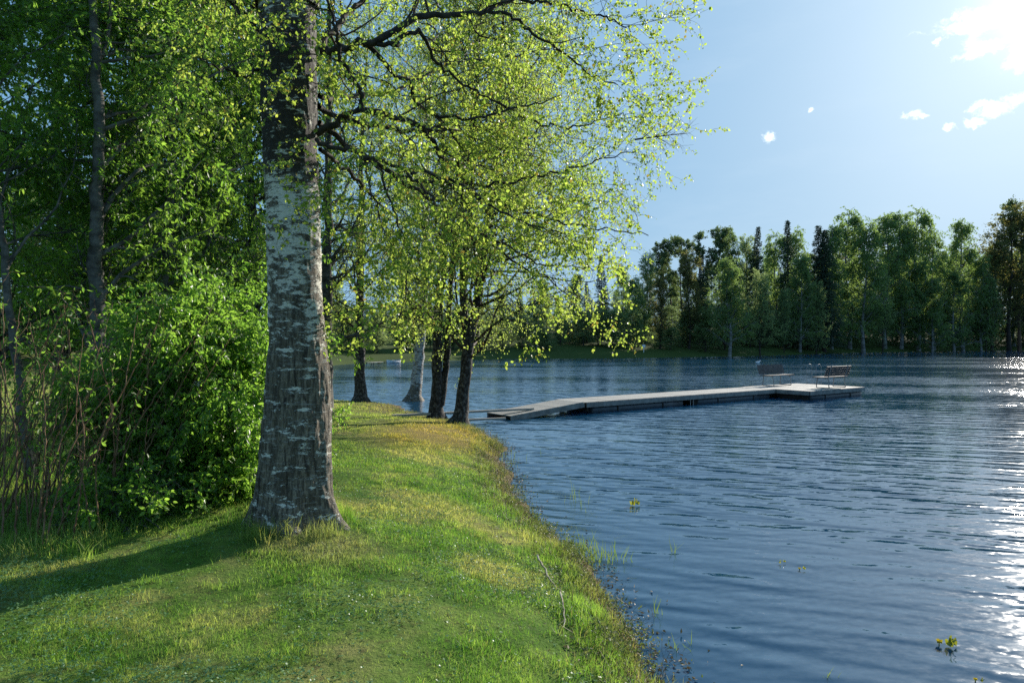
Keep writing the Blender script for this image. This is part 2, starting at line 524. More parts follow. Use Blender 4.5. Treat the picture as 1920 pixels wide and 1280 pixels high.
# lawn colour shared by turf and blades: greens, dry yellow and moss patches by place
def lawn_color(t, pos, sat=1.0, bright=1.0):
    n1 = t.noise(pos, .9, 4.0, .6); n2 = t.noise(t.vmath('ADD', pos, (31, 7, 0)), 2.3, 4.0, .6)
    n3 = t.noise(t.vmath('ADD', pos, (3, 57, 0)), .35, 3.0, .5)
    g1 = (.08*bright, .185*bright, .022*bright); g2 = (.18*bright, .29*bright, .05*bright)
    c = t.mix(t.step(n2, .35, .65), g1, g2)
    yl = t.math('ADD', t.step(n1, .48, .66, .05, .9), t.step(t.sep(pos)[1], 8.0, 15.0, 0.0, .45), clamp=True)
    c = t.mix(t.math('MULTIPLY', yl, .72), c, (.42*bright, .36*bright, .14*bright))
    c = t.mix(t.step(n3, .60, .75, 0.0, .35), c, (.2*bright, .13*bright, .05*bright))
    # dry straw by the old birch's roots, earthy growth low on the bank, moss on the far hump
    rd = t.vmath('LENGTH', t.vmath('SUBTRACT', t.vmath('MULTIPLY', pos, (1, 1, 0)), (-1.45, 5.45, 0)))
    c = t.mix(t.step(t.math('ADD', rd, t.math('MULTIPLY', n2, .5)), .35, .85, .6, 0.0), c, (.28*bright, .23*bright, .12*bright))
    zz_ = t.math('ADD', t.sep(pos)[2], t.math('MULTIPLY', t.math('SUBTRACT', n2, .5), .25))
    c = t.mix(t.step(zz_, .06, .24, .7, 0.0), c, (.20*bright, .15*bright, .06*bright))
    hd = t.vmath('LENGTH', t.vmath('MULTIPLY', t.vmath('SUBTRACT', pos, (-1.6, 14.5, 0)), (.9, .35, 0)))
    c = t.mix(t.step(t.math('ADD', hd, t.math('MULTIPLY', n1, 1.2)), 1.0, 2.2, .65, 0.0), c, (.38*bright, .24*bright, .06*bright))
    return c


m, t, p = new_mat('ground_turf'); M_ground = m
pos = t.node('ShaderNodeNewGeometry').outputs['Position']
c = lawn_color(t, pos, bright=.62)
soil = t.noise(pos, 14.0, 5.0, .65)
c = t.mix(t.step(soil, .5, .7, 0.0, .6), c, (.045, .032, .018))
z = t.sep(pos)[2]
zn = t.math('ADD', z, t.math('MULTIPLY', t.math('SUBTRACT', t.noise(pos, 3.0, 4.0, .6), .5), .22))
c = t.mix(t.step(zn, .03, .22, 1.0, 0.0), c, t.mix(soil, (.05, .038, .02), (.20, .15, .08)))
c = t.mix(t.step(z, -.5, -.02, 1.0, 0.0), c, (.012, .011, .007))
far = t.step(t.vmath('LENGTH', pos), 45, 70)
c = t.mix(far, c, t.mix(t.noise(pos, .12, 4.0, .6), (.025, .045, .012), (.07, .10, .022)))
t.put(p.inputs['Base Color'], c); p.inputs['Roughness'].default_value = .95; p.inputs['Specular IOR Level'].default_value = .1
b = t.node('ShaderNodeBump'); b.inputs['Strength'].default_value = .8; b.inputs['Distance'].default_value = .03
t.put(b.inputs['Height'], t.noise(pos, 28.0, 5.0, .7)); t.l.new(b.outputs[0], p.inputs['Normal'])

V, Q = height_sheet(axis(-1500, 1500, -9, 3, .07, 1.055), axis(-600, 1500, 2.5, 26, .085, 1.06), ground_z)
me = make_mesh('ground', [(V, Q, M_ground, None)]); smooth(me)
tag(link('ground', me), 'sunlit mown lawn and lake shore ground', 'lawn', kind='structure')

# ------------------------------------------------------------------ water
m, t, p = new_mat('lake_water'); M_water = m
pos = t.node('ShaderNodeNewGeometry').outputs['Position']
warp = t.noise(pos, .55, 3.0, .55, color=True)
wv = t.sep(t.vmath('SUBTRACT', warp, (.5, .5, .5)))
px_, py_, _z = t.sep(pos)
ruff = t.step(t.noise(t.scale(pos, (.05, .14, 1)), 1.0, 4.0, .6), .36, .62, .30, 1.12)
shore = t.step(t.vmath('LENGTH', pos), 4, 16, .75, 1.0)
amp = t.math('MULTIPLY', ruff, shore)
# wavelength m, crest angle, slope, warp share
WAVES = [(1.35, 14, .014, 3.0), (.86, 27, .022, 4.5), (.57, 8, .034, 6.5), (.41, 21, .042, 9.0), (.29, 33, .040, 12.0), (.23, 2, .034, 15.0), (.17, 17, .028, 19.0), (.12, -14, .020, 25.0)]
sx = sy = None
for i_, (lam, an, sl, wp) in enumerate(WAVES):
    dx, dy = math.sin(R(an)), math.cos(R(an)); k_ = 2*math.pi/lam
    ph = t.math('ADD', t.math('MULTIPLY', px_, dx*k_), t.math('MULTIPLY', py_, dy*k_))
    ph = t.math('ADD', ph, t.math('MULTIPLY', wv[i_ % 3], wp*(1 if i_ % 2 else -1)))
    ph = t.math('ADD', ph, 1.7*i_)
    env = t.step(t.noise(t.vmath('ADD', t.scale(pos, (.5/lam**.5, 1.0/lam**.5, 1)), (i_*9.1, i_*4.3, 0)), .6, 2.0), .30, .62, .15, 1.7)
    sn = t.math('SINE', ph)
    sn = t.math('SUBTRACT', sn, t.math('MULTIPLY', t.math('MULTIPLY', sn, sn), .35))
    v_ = t.math('MULTIPLY', t.math('MULTIPLY', sn, env), t.math('MULTIPLY', amp, sl))
    a_, b_ = t.math('MULTIPLY', v_, dx), t.math('MULTIPLY', v_, dy)
    sx = a_ if sx is None else t.math('ADD', sx, a_); sy = b_ if sy is None else t.math('ADD', sy, b_)
fz = t.sep(t.vmath('SUBTRACT', t.noise(t.scale(pos, (9, 22, 1)), 1.0, 3.0, .6, color=True), (.5, .5, .5)))
sx = t.math('ADD', sx, t.math('MULTIPLY', fz[0], t.math('MULTIPLY', amp, .15))); sy = t.math('ADD', sy, t.math('MULTIPLY', fz[1], t.math('MULTIPLY', amp, .17)))
fi = t.sep(t.vmath('SUBTRACT', t.noise(t.scale(pos, (13, 17, 1)), 1.0, 3.0, .6, color=True), (.5, .5, .5)))
sx = t.math('ADD', sx, t.math('MULTIPLY', fi[2], t.math('MULTIPLY', amp, .34)))
nv = t.vmath('NORMALIZE', t.comb(sx, sy, 1.0))
t.l.new(nv, p.inputs['Normal'])
shal = t.noise(t.scale(pos, (1, .6, 1)), .8, 4.0, .6)
t.put(p.inputs['Base Color'], t.mix(shal, (.006, .045, .095), (.010, .058, .115)))
p.inputs['Roughness'].default_value = .06; p.inputs['IOR'].default_value = 1.75
p.inputs['Specular IOR Level'].default_value = .5
V, Q = height_sheet(axis(-420, 420, -4, 4, 1.0, 1.3), axis(-160, 420, 0, 10, 1.0, 1.3), lambda x, y: np.zeros_like(x))
me = make_mesh('water', [(V, Q, M_water, None)])
tag(link('water', me), 'rippled blue lake water', 'lake', kind='structure')

# ------------------------------------------------------------------ grass
rng = np.random.default_rng(3)
m, t, p = new_mat('grass_blade'); M_grass = m
pos = t.node('ShaderNodeNewGeometry').outputs['Position']
a = t.node('ShaderNodeAttribute', attribute_name='rnd').outputs['Fac']
c = lawn_color(t, pos, bright=1.5)
fn = t.noise(t.scale(pos, (1, .6, 1)), 11.0, 3.0, .6)
c = t.mix(t.step(fn, .38, .60, .8, .0), c, t.mix(1.0, c, (.42, .55, .5), 'MULTIPLY'))
c = t.mix(t.step(fn, .55, .75, .0, .5), c, t.mix(1.0, c, (1.7, 1.4, 1.5), 'MULTIPLY'))
c = t.mix(t.step(a, .80, .99, 0.0, .65), c, (.38, .31, .13))
c = t.mix(t.step(a, .0, .3, .5, 0.0), c, (.03, .085, .012))
t.put(p.inputs['Base Color'], c); p.inputs['Roughness'].default_value = .5; p.inputs['Specular IOR Level'].default_value = .28
tr = t.node('ShaderNodeBsdfTranslucent'); t.put(tr.inputs['Color'], t.mix(.5, c, t.mix(1.0, c, (1.9, 2.0, 1.0), 'MULTIPLY')))
mx = t.node('ShaderNodeMixShader'); mx.inputs[0].default_value = .5
t.l.new(p.outputs[0], mx.inputs[1]); t.l.new(tr.outputs[0], mx.inputs[2]); t.l.new(mx.outputs[0], t.n['Material Output'].inputs[0])


def grass_blades(x, y, h, wd, lean=.5):
    n = len(x); z = ground_z(x, y)
    p = np.stack([x, y, z-.004], -1)
    th = rng.random(n)*2*np.pi; s = np.stack([np.cos(th), np.sin(th), np.zeros(n)], -1)*(wd/2)[:, None]
    ph = rng.random(n)*2*np.pi; l = (rng.random(n)*lean*h)
    bend = np.stack([np.cos(ph)*l, np.sin(ph)*l, np.zeros(n)], -1)
    up = np.zeros((n, 3)); up[:, 2] = h
    mid = p+up*.55+bend*.35; tip = p+up*.92+bend
    V = np.stack([p-s, p+s, mid+s*.8, mid-s*.8, tip+s*.12, tip-s*.12], 1).reshape(-1, 3)
    b = (np.arange(n)*6)[:, None]
    Q = np.stack([b+np.array([[0, 1, 2, 3]]), b+np.array([[3, 2, 4, 5]])], 1).reshape(-1, 4)
    r = rng.random(n)
    return V, Q, np.repeat(r, 2)


def scatter_lawn(n, y0, y1, dens_pow=1.0):
    """points inside the view wedge (wider than the frame) between depths y0..y1"""
    u = rng.random(n); y = (y0**(2-dens_pow)+(y1**(2-dens_pow)-y0**(2-dens_pow))*u)**(1/(2-dens_pow)) if dens_pow != 2 else y0*(y1/y0)**u
    x = rng.uniform(-1.02, .45, n)*(y+1.2)
    return x, y


parts = []
x, y = scatter_lawn(760000, 2.4, 30, 1.85)
sd = lake_sd(x, y)
pn = fbm(np.stack([x*1.3, y*1.3, 0*x], -1), 4, 77)
keep = (sd > .12+.25*rng.random(len(x))) & (rng.random(len(x)) < np.clip((pn-.26)*4.0, .3, 1))
x = x[keep]; y = y[keep]; pn = pn[keep]
dist = np.hypot(x, y)
h = (.014+.030*rng.random(len(x))**1.6)*(1+.55*np.clip(dist-8, 0, 20)/20)*(.55+1.0*np.clip((pn-.3)*2.5, 0, 1))
parts.append(grass_blades(x, y, h, .0032*np.maximum(dist/5, .8)*rng.uniform(.7, 1.3, len(x)), 1.1))
# longer tufts: round the old birch, along the bank and here and there
def tuft(cx, cy, n, spread, h0, h1, wd=.004, lean=.7):
    x = cx+rng.normal(0, spread, n); y = cy+rng.normal(0, spread, n)
    return grass_blades(x, y, rng.uniform(h0, h1, n), np.full(n, wd), lean)
TX, TY = -1.92, 5.95
for k in range(60):
    a_ = rng.uniform(0, 2*np.pi); rr_ = rng.uniform(.40, .56)
    parts.append(tuft(TX+rr_*math.cos(a_), TY+rr_*math.sin(a_), 26, .04, .06, .19))
for k in range(420):
    x_ = rng.uniform(-5.2, .7); y_ = rng.uniform(2.8, 12)
    if abs(x_) > y_*.85+.5 or lake_sd(np.array([x_]), np.array([y_]))[0] < .15: continue
    parts.append(tuft(x_, y_, 50, .05, .025, .065, .004))
for k in range(900):
    u_ = rng.random()**1.5; i_ = u_*(len(NEAR[2:17])-1); a_ = int(i_); A_ = np.array(NEAR[2+a_]); B_ = np.array(NEAR[2+min(a_+1, 14)])
    q_ = A_+(B_-A_)*(i_-a_)+np.array([rng.normal(-.30, .14), 0])
    parts.append(tuft(q_[0], q_[1], 26, .05, .03, .12, .004))
# behind the shrubs, rougher grass under the thicket
x, y = scatter_lawn(60000, 5, 12, 1.3); k = (x < -2.6-.1*y) & (x > -9); x = x[k]; y = y[k]
parts.append(grass_blades(x, y, rng.uniform(.06, .2, len(x)), np.full(len(x), .006), .8))
g = make_mesh('grass', [(v, q, M_grass, r) for v, q, r in parts])
tag(link('grass', g), 'short sunlit lawn grass covering the shore', 'grass', kind='stuff')

# clover and small weeds in the lawn: leaflets lying nearly flat
M_clover = leaf_mat('clover_leaf', (.06, .15, .05), (.16, .28, .12), (.10, .25, .05), (.2, .38, .1), .3, rough=.45, spec=.45)
n = 90000
x, y = scatter_lawn(n, 2.6, 13, 1.7)
pn = fbm(np.stack([x*.9+9, y*.9, 0*x], -1), 3, 99)
k = (lake_sd(x, y) > .25) & (rng.random(n) < np.clip((pn-.38)*7, .04, 1)); x = x[k]; y = y[k]; n = len(x)
P3 = np.stack([x, y, ground_z(x, y)+rng.uniform(.012, .04, n)], -1); vs = []
for j in range(3):
    th = rng.random(n)*.6+j*2.1+x*9; a_ = norm(np.stack([np.cos(th), np.sin(th), rng.normal(.1, .35, n)], -1))
    s_ = norm(np.cross(a_, np.array([0, 0, 1.])+rng.normal(0, .3, (n, 3))))
    L_ = rng.uniform(.008, .017, n)[:, None]
    Vv = np.stack([P3, P3+a_*L_*.6+s_*L_*.42, P3+a_*L_, P3+a_*L_*.6-s_*L_*.42], 1).reshape(-1, 3)
    vs.append((Vv, np.arange(n*4).reshape(n, 4), M_clover, rng.random(n)))
tag(link('clover_leaves', make_mesh('clover_leaves', vs)), 'small clover leaves and weeds glinting low in the lawn', 'clover', kind='stuff')

# leafy undergrowth hanging over the water's edge
M_under = leaf_mat('undergrowth_leaf', (.07, .12, .03), (.20, .20, .08), (.10, .19, .03), (.28, .30, .08), .35, rough=.55, spec=.35, patch=2.5)
M_litter = leaf_mat('dead_leaf', (.16, .12, .06), (.32, .25, .14), (.10, .07, .03), (.18, .13, .05), .2, rough=.6)
seg = np.array(NEAR[2:17]); ln = np.linalg.norm(np.diff(seg, axis=0), axis=1); cum = np.r_[0, np.cumsum(ln)]
def along_shore(n, pw=1.0):
    u = rng.random(n)**pw*cum[-1]; i = np.clip(np.searchsorted(cum, u)-1, 0, len(ln)-1); f = ((u-cum[i])/ln[i])[:, None]
    return seg[i]*(1-f)+seg[i+1]*f
n = 60000
q = along_shore(n, 1.7); q = q+np.stack([rng.normal(-.22, .17, n), rng.normal(0, .12, n)], -1)
pn = fbm(np.stack([q[:, 0]*3.2, q[:, 1]*3.2, 0*q[:, 0]], -1), 3, 44)
sdq = lake_sd(q[:, 0], q[:, 1])
k = (rng.random(n) < np.clip((pn-.40)*6, .03, 1)) & (sdq < .6) & (sdq > -.38); q = q[k]; pn = pn[k]; n = len(q)
zz = np.maximum(ground_z(q[:, 0], q[:, 1]), 0.0)+rng.random(n)*np.clip((pn-.25)*.35, .02, .15)
Pp = np.stack([q[:, 0], q[:, 1], zz], -1)
a_ = norm(rng.normal(0, .7, (n, 3))+np.array([.15, -.1, .15]))
u1 = blades(rng, Pp, a_, rng.uniform(.014, .038, n), .5, fold=.2)
n2 = 9000
q = along_shore(n2, 1.5)+np.stack([rng.normal(-.2, .22, n2), rng.normal(0, .1, n2)], -1)
Pp2 = np.stack([q[:, 0], q[:, 1], np.maximum(ground_z(q[:, 0], q[:, 1]), 0)+.012], -1)
a2_ = norm(rng.normal(0, 1, (n2, 3))*np.array([1, 1, .25]))
u2 = blades(rng, Pp2, a2_, rng.uniform(.02, .045, n2), .5, fold=.2)
# fine stems
n3 = 3500
q = along_shore(n3, 1.6)+np.stack([rng.normal(-.2, .16, n3), rng.normal(0, .1, n3)], -1)
b0 = np.stack([q[:, 0], q[:, 1], np.maximum(ground_z(q[:, 0], q[:, 1]), -.02)], -1)
d_ = norm(rng.normal(0, .5, (n3, 3))+np.array([0, 0, .7])); st = np.stack([b0, b0+d_*rng.uniform(.05, .16, n3)[:, None]], 1)
tv, tq = tubes(st, np.full((n3, 2), .0016), 3)
tag(link('undergrowth', make_mesh('undergrowth', [(u1[0], u1[1], M_under, u1[2]), (u2[0], u2[1], M_litter, u2[2]), (tv, tq, M_litter, rng.random(len(tq)))])),
    'brownish green leafy undergrowth and dead leaves along the bank', 'undergrowth', kind='stuff')

# ------------------------------------------------------------------ the old birch in front
base = np.array([TX, TY, gz(TX, TY)-.07])
rows_px = [(985, 552, 70), (960, 551, 69), (930, 551, 68), (875, 552, 65), (790, 556.5, 60.5), (706, 558, 56), (640, 557, 52.5), (540, 553.5, 49),
           (440, 550, 49), (340, 547, 50), (280, 544, 50), (200, 542, 53), (120, 541, 52), (60, 540, 52), (0, 539, 52), (-60, 538, 52)]
zz = np.array([at(0, y_, 5.95)[2] for y_, _, _ in rows_px]); cx = np.array([at(x_, 0, 5.95)[0] for _, x_, _ in rows_px]); rr_ = np.array([r_*5.95/F for _, _, r_ in rows_px])
NZ, NA = 560, 220
hz = np.linspace(base[2]-.1, zz[-1], NZ)
cxx = np.interp(hz, zz, cx); rad = np.interp(hz, zz, rr_)
th = np.linspace(0, 2*np.pi, NA, endpoint=False)
H_, T_ = np.meshgrid(hz, th, indexing='ij'); hl = H_-base[2]
Rr = rad[:, None]*np.ones_like(T_)
flare = np.exp(-np.clip(hl, 0, None)/.16)
lob = .5+.5*np.cos(5*T_+.9+.4*np.sin(T_*2))
Rr = Rr*(1+flare*(.08+.42*lob**2)+.10*np.exp(-hl/.45)*lob+.045*np.sin(3*T_+1.1)*np.exp(-hl/1.3)+.03*np.sin(2*T_+hl*.6))
# seam running up the front and the two stems beginning to part at the top
seam = np.exp(-((T_-(-math.pi/2+.10+.08*np.sin(hl*2.2)+2*math.pi))/.13)**2)*np.clip(1.9-hl, 0, 1)
Rr = Rr-.03*seam
split = np.clip((hl-3.6)/1.0, 0, 1)
Rr = Rr*(1-.22*split*np.cos(T_)**0*(np.sin(T_)**2)**1.5)
cxp = np.cos(T_)*.26; cyp = np.sin(T_)*.26
pp = np.stack([cxp*30, cyp*30, H_*5.5], -1)
roughm = np.clip((2.1-hl)/.9, .10, 1)+np.clip(1-np.abs(hl-3.75)/.7, 0, 1)*.8
ridg = (fbm(pp*np.array([1, 1, 1.6]), 5, 3)-.47)
lump = fbm(np.stack([cxp*6, cyp*6, H_*2.2], -1), 3, 8)-.44
Rr = Rr*.965+ridg*.034*roughm+lump*.05
V = np.stack([cxx[:, None]+Rr*np.cos(T_)*1.0, TY+Rr*np.sin(T_), H_], -1).reshape(-1, 3)-base
i = np.arange(NZ-1)[:, None]*NA; j = np.arange(NA)[None]; j2 = (j+1) % NA
Q = np.stack([i+j, i+j2, i+NA+j2, i+NA+j], -1).reshape(-1, 4)
hero = empty('birch_tree', base, 'large old white-barked birch with flared dark base in front of the thicket', 'tree')
rngH = np.random.default_rng(12)
topc = np.array([cxx[-1], TY, hz[-1]])-base
stemA = resample([topc+[-.13, 0, -.35], topc+[-.17, .05, .6], topc+[-.35, .1, 2.2], topc+[-.3, .2, 4.5], topc+[-.5, .1, 7]], 24, .01, 1)
stemB = resample([topc+[.10, 0, -.35], topc+[.17, -.05, .6], topc+[.4, -.1, 2.0], topc+[.7, .1, 4.2], topc+[.8, 0, 6.4]], 24, .01, 2)
sr = np.linspace(.17, .02, 24)
sv, sq = tubes(np.stack([stemA, stemB]), np.stack([sr, sr*1.05]), 20)
me = make_mesh('trunk', [(V, Q, M_hero_bark, None), (sv, sq, M_hero_bark, None)]); smooth(me); link('trunk', me, hero)

# limbs, each traced as a curve in space (photo x, y, depth)
LIMBS = [
    ([(596, 250, 5.85), (644, 221, 5.7), (681, 204, 5.6), (722, 217, 5.7), (782, 232, 5.9), (805, 262, 6.1), (827, 300, 6.3), (857, 300, 6.6), (910, 290, 7.0), (985, 262, 7.3)], .052, .014),
    ([(681, 204, 5.6), (676, 168, 5.55), (655, 140, 5.5), (640, 120, 5.5), (634, 80, 5.4), (624, 30, 5.3), (600, -30, 5.2)], .034, .012),
    ([(598, 200, 6.0), (640, 222, 6.2), (722, 240, 6.4), (782, 247, 6.6), (835, 240, 6.8), (860, 265, 7.0), (893, 305, 7.2), (930, 295, 7.4), (990, 300, 7.8)], .042, .012),
    ([(594, 262, 5.8), (625, 276, 5.6), (685, 292, 5.4), (730, 308, 5.3), (771, 326, 5.3), (795, 352, 5.2), (815, 380, 5.2), (850, 430, 5.3)], .034, .008),
    ([(596, 95, 5.9), (640, 92, 5.7), (670, 82, 5.6), (707, 79, 5.5), (745, 49, 5.5), (794, 30, 5.6), (854, 28, 5.8), (910, 19, 6.0), (960, -2, 6.2), (1050, -50, 6.5)], .055, .018),
    ([(707, 82, 5.5), (735, 84, 5.5), (756, 67, 5.6), (786, 56, 5.7), (805, 85, 5.8), (831, 127, 6.0), (880, 165, 6.2), (940, 190, 6.4)], .036, .008),
    ([(690, 85, 5.55), (707, 105, 5.6), (745, 142, 5.7), (771, 161, 5.8), (780, 188, 5.9), (815, 215, 6.1), (880, 225, 6.3), (960, 205, 6.6), (1050, 180, 6.9)], .034, .007),
    ([(910, 19, 6.0), (960, 30, 6.2), (1000, 60, 6.3), (1060, 100, 6.5), (1110, 140, 6.7), (1160, 160, 6.9)], .028, .006),
    ([(960, -2, 6.2), (1040, 10, 6.3), (1120, 30, 6.4), (1165, 45, 6.5), (1195, 80, 6.6)], .026, .005),
    ([(857, 300, 6.6), (870, 340, 6.7), (905, 350, 6.8), (960, 340, 7.0), (1040, 325, 7.2), (1120, 300, 7.4), (1200, 280, 7.6)], .028, .006),
    ([(771, 326, 5.3), (800, 320, 5.4), (860, 345, 5.6), (930, 390, 5.8), (1000, 420, 6.0), (1070, 440, 6.2)], .022, .006),
    ([(592, 130, 6.1), (615, 70, 6.4), (660, 20, 6.8), (720, -40, 7.2)], .05, .03),
    ([(600, 180, 6.1), (650, 180, 6.6), (740, 170, 7.4), (840, 120, 8.2), (940, 110, 9.0), (1030, 90, 9.6)], .045, .01),
    ([(600, 280, 6.1), (660, 330, 6.7), (720, 390, 7.3), (770, 440, 7.8), (800, 500, 8.1)], .035, .008),
    ([(598, 230, 6.1), (650, 270, 6.3), (740, 330, 6.4), (850, 400, 6.6), (950, 480, 6.7), (1010, 515, 6.7), (1045, 535, 6.6), (1070, 555, 6.6)], .045, .006),
    ([(740, 330, 6.4), (850, 350, 6.6), (960, 390, 6.9), (1060, 420, 7.1), (1150, 430, 7.3), (1215, 440, 7.4)], .03, .006),
    ([(850, 400, 6.6), (930, 450, 6.6), (1000, 490, 6.6), (1070, 500, 6.7), (1120, 505, 6.8)], .022, .005),
    ([(930, 190, 7.0), (1010, 230, 7.3), (1090, 235, 7.6), (1170, 215, 7.8), (1225, 245, 7.9)], .022, .005),
    ([(700, 300, 6.2), (740, 400, 6.0), (765, 480, 5.9), (760, 560, 5.9), (745, 610, 5.9)], .02, .005),
    ([(488, 130, 5.9), (455, 142, 5.6), (425, 128, 5.3), (390, 120, 5.1), (360, 90, 5.0)], .022, .006),
    ([(490, 60, 5.9), (440, 10, 5.9), (380, -60, 6.0)], .03, .012),
    ([(685, 292, 5.4), (690, 340, 5.3), (705, 380, 5.2), (716, 415, 5.15), (718, 440, 5.1)], .014, .004),
]
allP = []; allR = []
for i_, (cp, r0, r1) in enumerate(LIMBS):
    r0 *= .62; r1 *= .75
    C_ = np.array([at(*q_) for q_ in cp])-base
    n_ = 30
    P_ = resample(C_, n_, .014, i_)
    Rd = np.linspace(r0, r1, n_)
    vv, qq = tubes(P_[None], Rd[None], 10)
    me = make_mesh('limb', [(vv, qq, M_bark, None)]); smooth(me); link('limb', me, hero)
    allP.append(P_); allR.append(Rd)
allP = np.array(allP); allR = np.array(allR)
wood = []; leaf = []
a1P, a1R = grow(rngH, allP, allR, 11, (.25, 1), (25, 75), (.45, 1.25), .26, (0, 0, .1), 8, .42, .35, .25)
a2P, a2R = grow(rngH, a1P, a1R, 5, (.15, 1), (25, 70), (.25, .65), .28, (0, 0, -.1), 6, .5, .4, .3)
a3P, a3R = grow(rngH, a2P, a2R, 3, (.1, 1), (25, 70), (.10, .34), .3, (0, 0, -.5), 4, .55, .5, .2)
wood += [tubes(a1P, a1R, 6), tubes(a2P, a2R, 4), tubes(a3P, a3R, 3)]
leaf.append(leaves(rngH, a3P, 11, (.016, .040), .78, .5, .4, .014, hexa=True))
leaf.append(leaves(rngH, a2P, 5, (.016, .040), .78, .5, .4, .014, .3, hexa=True))
# dead bare twigs at the outer right
bt_ = np.array([resample(np.array([at(1190, 262, 7.6), at(1235, 256, 7.6), at(1285, 250, 7.6)])-base, 30)])
t1P, t1R = grow(rngH, bt_, np.linspace(.010, .003, 30)[None], 12, (.1, 1), (20, 50), (.12, .36), .1, (0, 0, .15), 6, .5, .4, .3)
t2P, t2R = grow(rngH, t1P, t1R, 3, (.2, 1), (20, 50), (.06, .18), .12, (0, 0, 0), 4, .6, .5, .2)
wood += [tubes(bt_, np.linspace(.010, .003, 30)[None], 5), tubes(t1P, t1R, 4), tubes(t2P, t2R, 3)]
# upper crown on the two stems, above the picture
S2 = np.stack([stemA, stemB]); SR = np.stack([sr, sr])
b1P, b1R = grow(rngH, S2, SR, 26, (.15, 1), (40, 75), (1.6, 3.4), .12, (0, 0, .2), 8, .4, .25, .5)
b2P, b2R = grow(rngH, b1P, b1R, 7, (.2, 1), (30, 65), (.5, 1.1), .2, (0, 0, -.5), 6, .5, .35, .4)
b3P, b3R = grow(rngH, b2P, b2R, 4, (.2, 1), (25, 60), (.25, .5), .2, (0, 0, -1.0), 4, .55, .5, .2)
wood += [tubes(b1P, b1R, 6), tubes(b2P, b2R, 4), tubes(b3P, b3R, 3)]
leaf.append(leaves(rngH, b3P, 9, (.035, .06), .8, .6, .4, .02))
# epicormic twigs on the burl
ep = resample([topc+[.0, -.28, -1.9], topc+[.02, -.30, -1.0], topc+[0, -.27, -.4]], 12)[None]
e1P, e1R = grow(rngH, np.concatenate([ep, ep+[.16, .05, -.15], ep+[-.13, .05, .15]]), np.full((3, 12), .012), 9, (0, 1), (50, 95), (.18, .42), .35, (0, -.2, -1.2), 8, .4, .3, .1)
e2P, e2R = grow(rngH, e1P, e1R, 2, (.3, 1), (30, 70), (.08, .2), .3, (0, 0, -1), 4, .6, .5, .1)
wood += [tubes(e1P, e1R, 4), tubes(e2P, e2R, 3)]
leaf.append(leaves(rngH, e2P[::2], 6, (.03, .05), .8, .6, .4, .014, hexa=True))
me = make_mesh('crown', [(v, q, M_twig, None) for v, q in wood]+[(v, q, M_birch_leaf, r) for v, q, r in leaf])
link('crown', me, hero)
print('hero leaves', sum(len(l[1]) for l in leaf))


# ------------------------------------------------------------------ birches at the water's edge
def shore_birch(loc, stems, r0, seed, label, bark, H=14.0, spread=1.0, dens=1.0, low=.16, bias=None, leafmat=None, lsize=(.028, .058)):
    rg = np.random.default_rng(seed); loc = np.asarray(loc, float)
    root = empty('birch_tree', loc, label, 'tree', 'birches standing at the edge of the lake')
    tr = []; SP = []; SRr = []
    for k, (cp, rs) in enumerate(stems):
        P_ = resample(np.asarray(cp, float)-loc, 40, .012, seed+k)
        ext = P_[-1]+np.array([[0, 0, 0], [.1, .1, (H-P_[-1][2])*.5], [.3, .0, H-P_[-1][2]]]) if k == 0 or H-P_[-1][2] > 0 else None
        P_ = resample(np.concatenate([P_, ext[1:]]), 60)
        hgt = P_[:, 2]-P_[0, 2]
        Rd = rs*(1-.9*np.clip(hgt/H, 0, 1)**.9)
        if k == 0: Rd = Rd*(1+.9*np.exp(-np.clip(hgt, 0, None)/.16)+.15*np.exp(-hgt/.8))
        v, q = tubes(P_[None], Rd[None], 22)
        nn_ = fbm(v*np.array([9, 9, 2.5]), 3, seed)-.45
        c_ = np.repeat(P_, 22, axis=0); v = c_+(v-c_)*(1+nn_[:, None]*.5)
        tr.append((v, q, bark, None)); SP.append(P_); SRr.append(Rd)
    me = make_mesh('trunk', tr); smooth(me); link('trunk', me, root)
    SP = np.array(SP); SRr = np.array(SRr)
    n1 = int(50*dens)
    p1, r1 = grow(rg, SP, SRr, n1, (low, .99), (45, 80), (2.0*spread, 4.6*spread), .13, (0, 0, .35), 10, .34, .2, .45, bias=bias)
    p2, r2 = grow(rg, p1, r1, 11, (.15, 1), (30, 70), (.7, 1.6), .2, (0, 0, -.6), 7, .5, .3, .4)
    p3, r3 = grow(rg, p2, r2, 5, (.15, 1), (20, 60), (.3, .8), .16, (0, 0, -1.3), 5, .6, .5, .3)
    W_ = [tubes(p1, r1, 6), tubes(p2, r2, 4), tubes(p3, np.maximum(r3, .0025), 3)]
    L_ = [leaves(rg, p3, 10, lsize, .8, .5, .4, .03), leaves(rg, p2, 5, lsize, .8, .5, .4, .03, .3)]
    me = make_mesh('crown', [(v, q, M_twig, None) for v, q in W_]+[(v, q, leafmat or M_shore_leaf, r) for v, q, r in L_])
    link('crown', me, root)
    return root


def st(*pts):
    return [at(*p_) for p_ in pts]


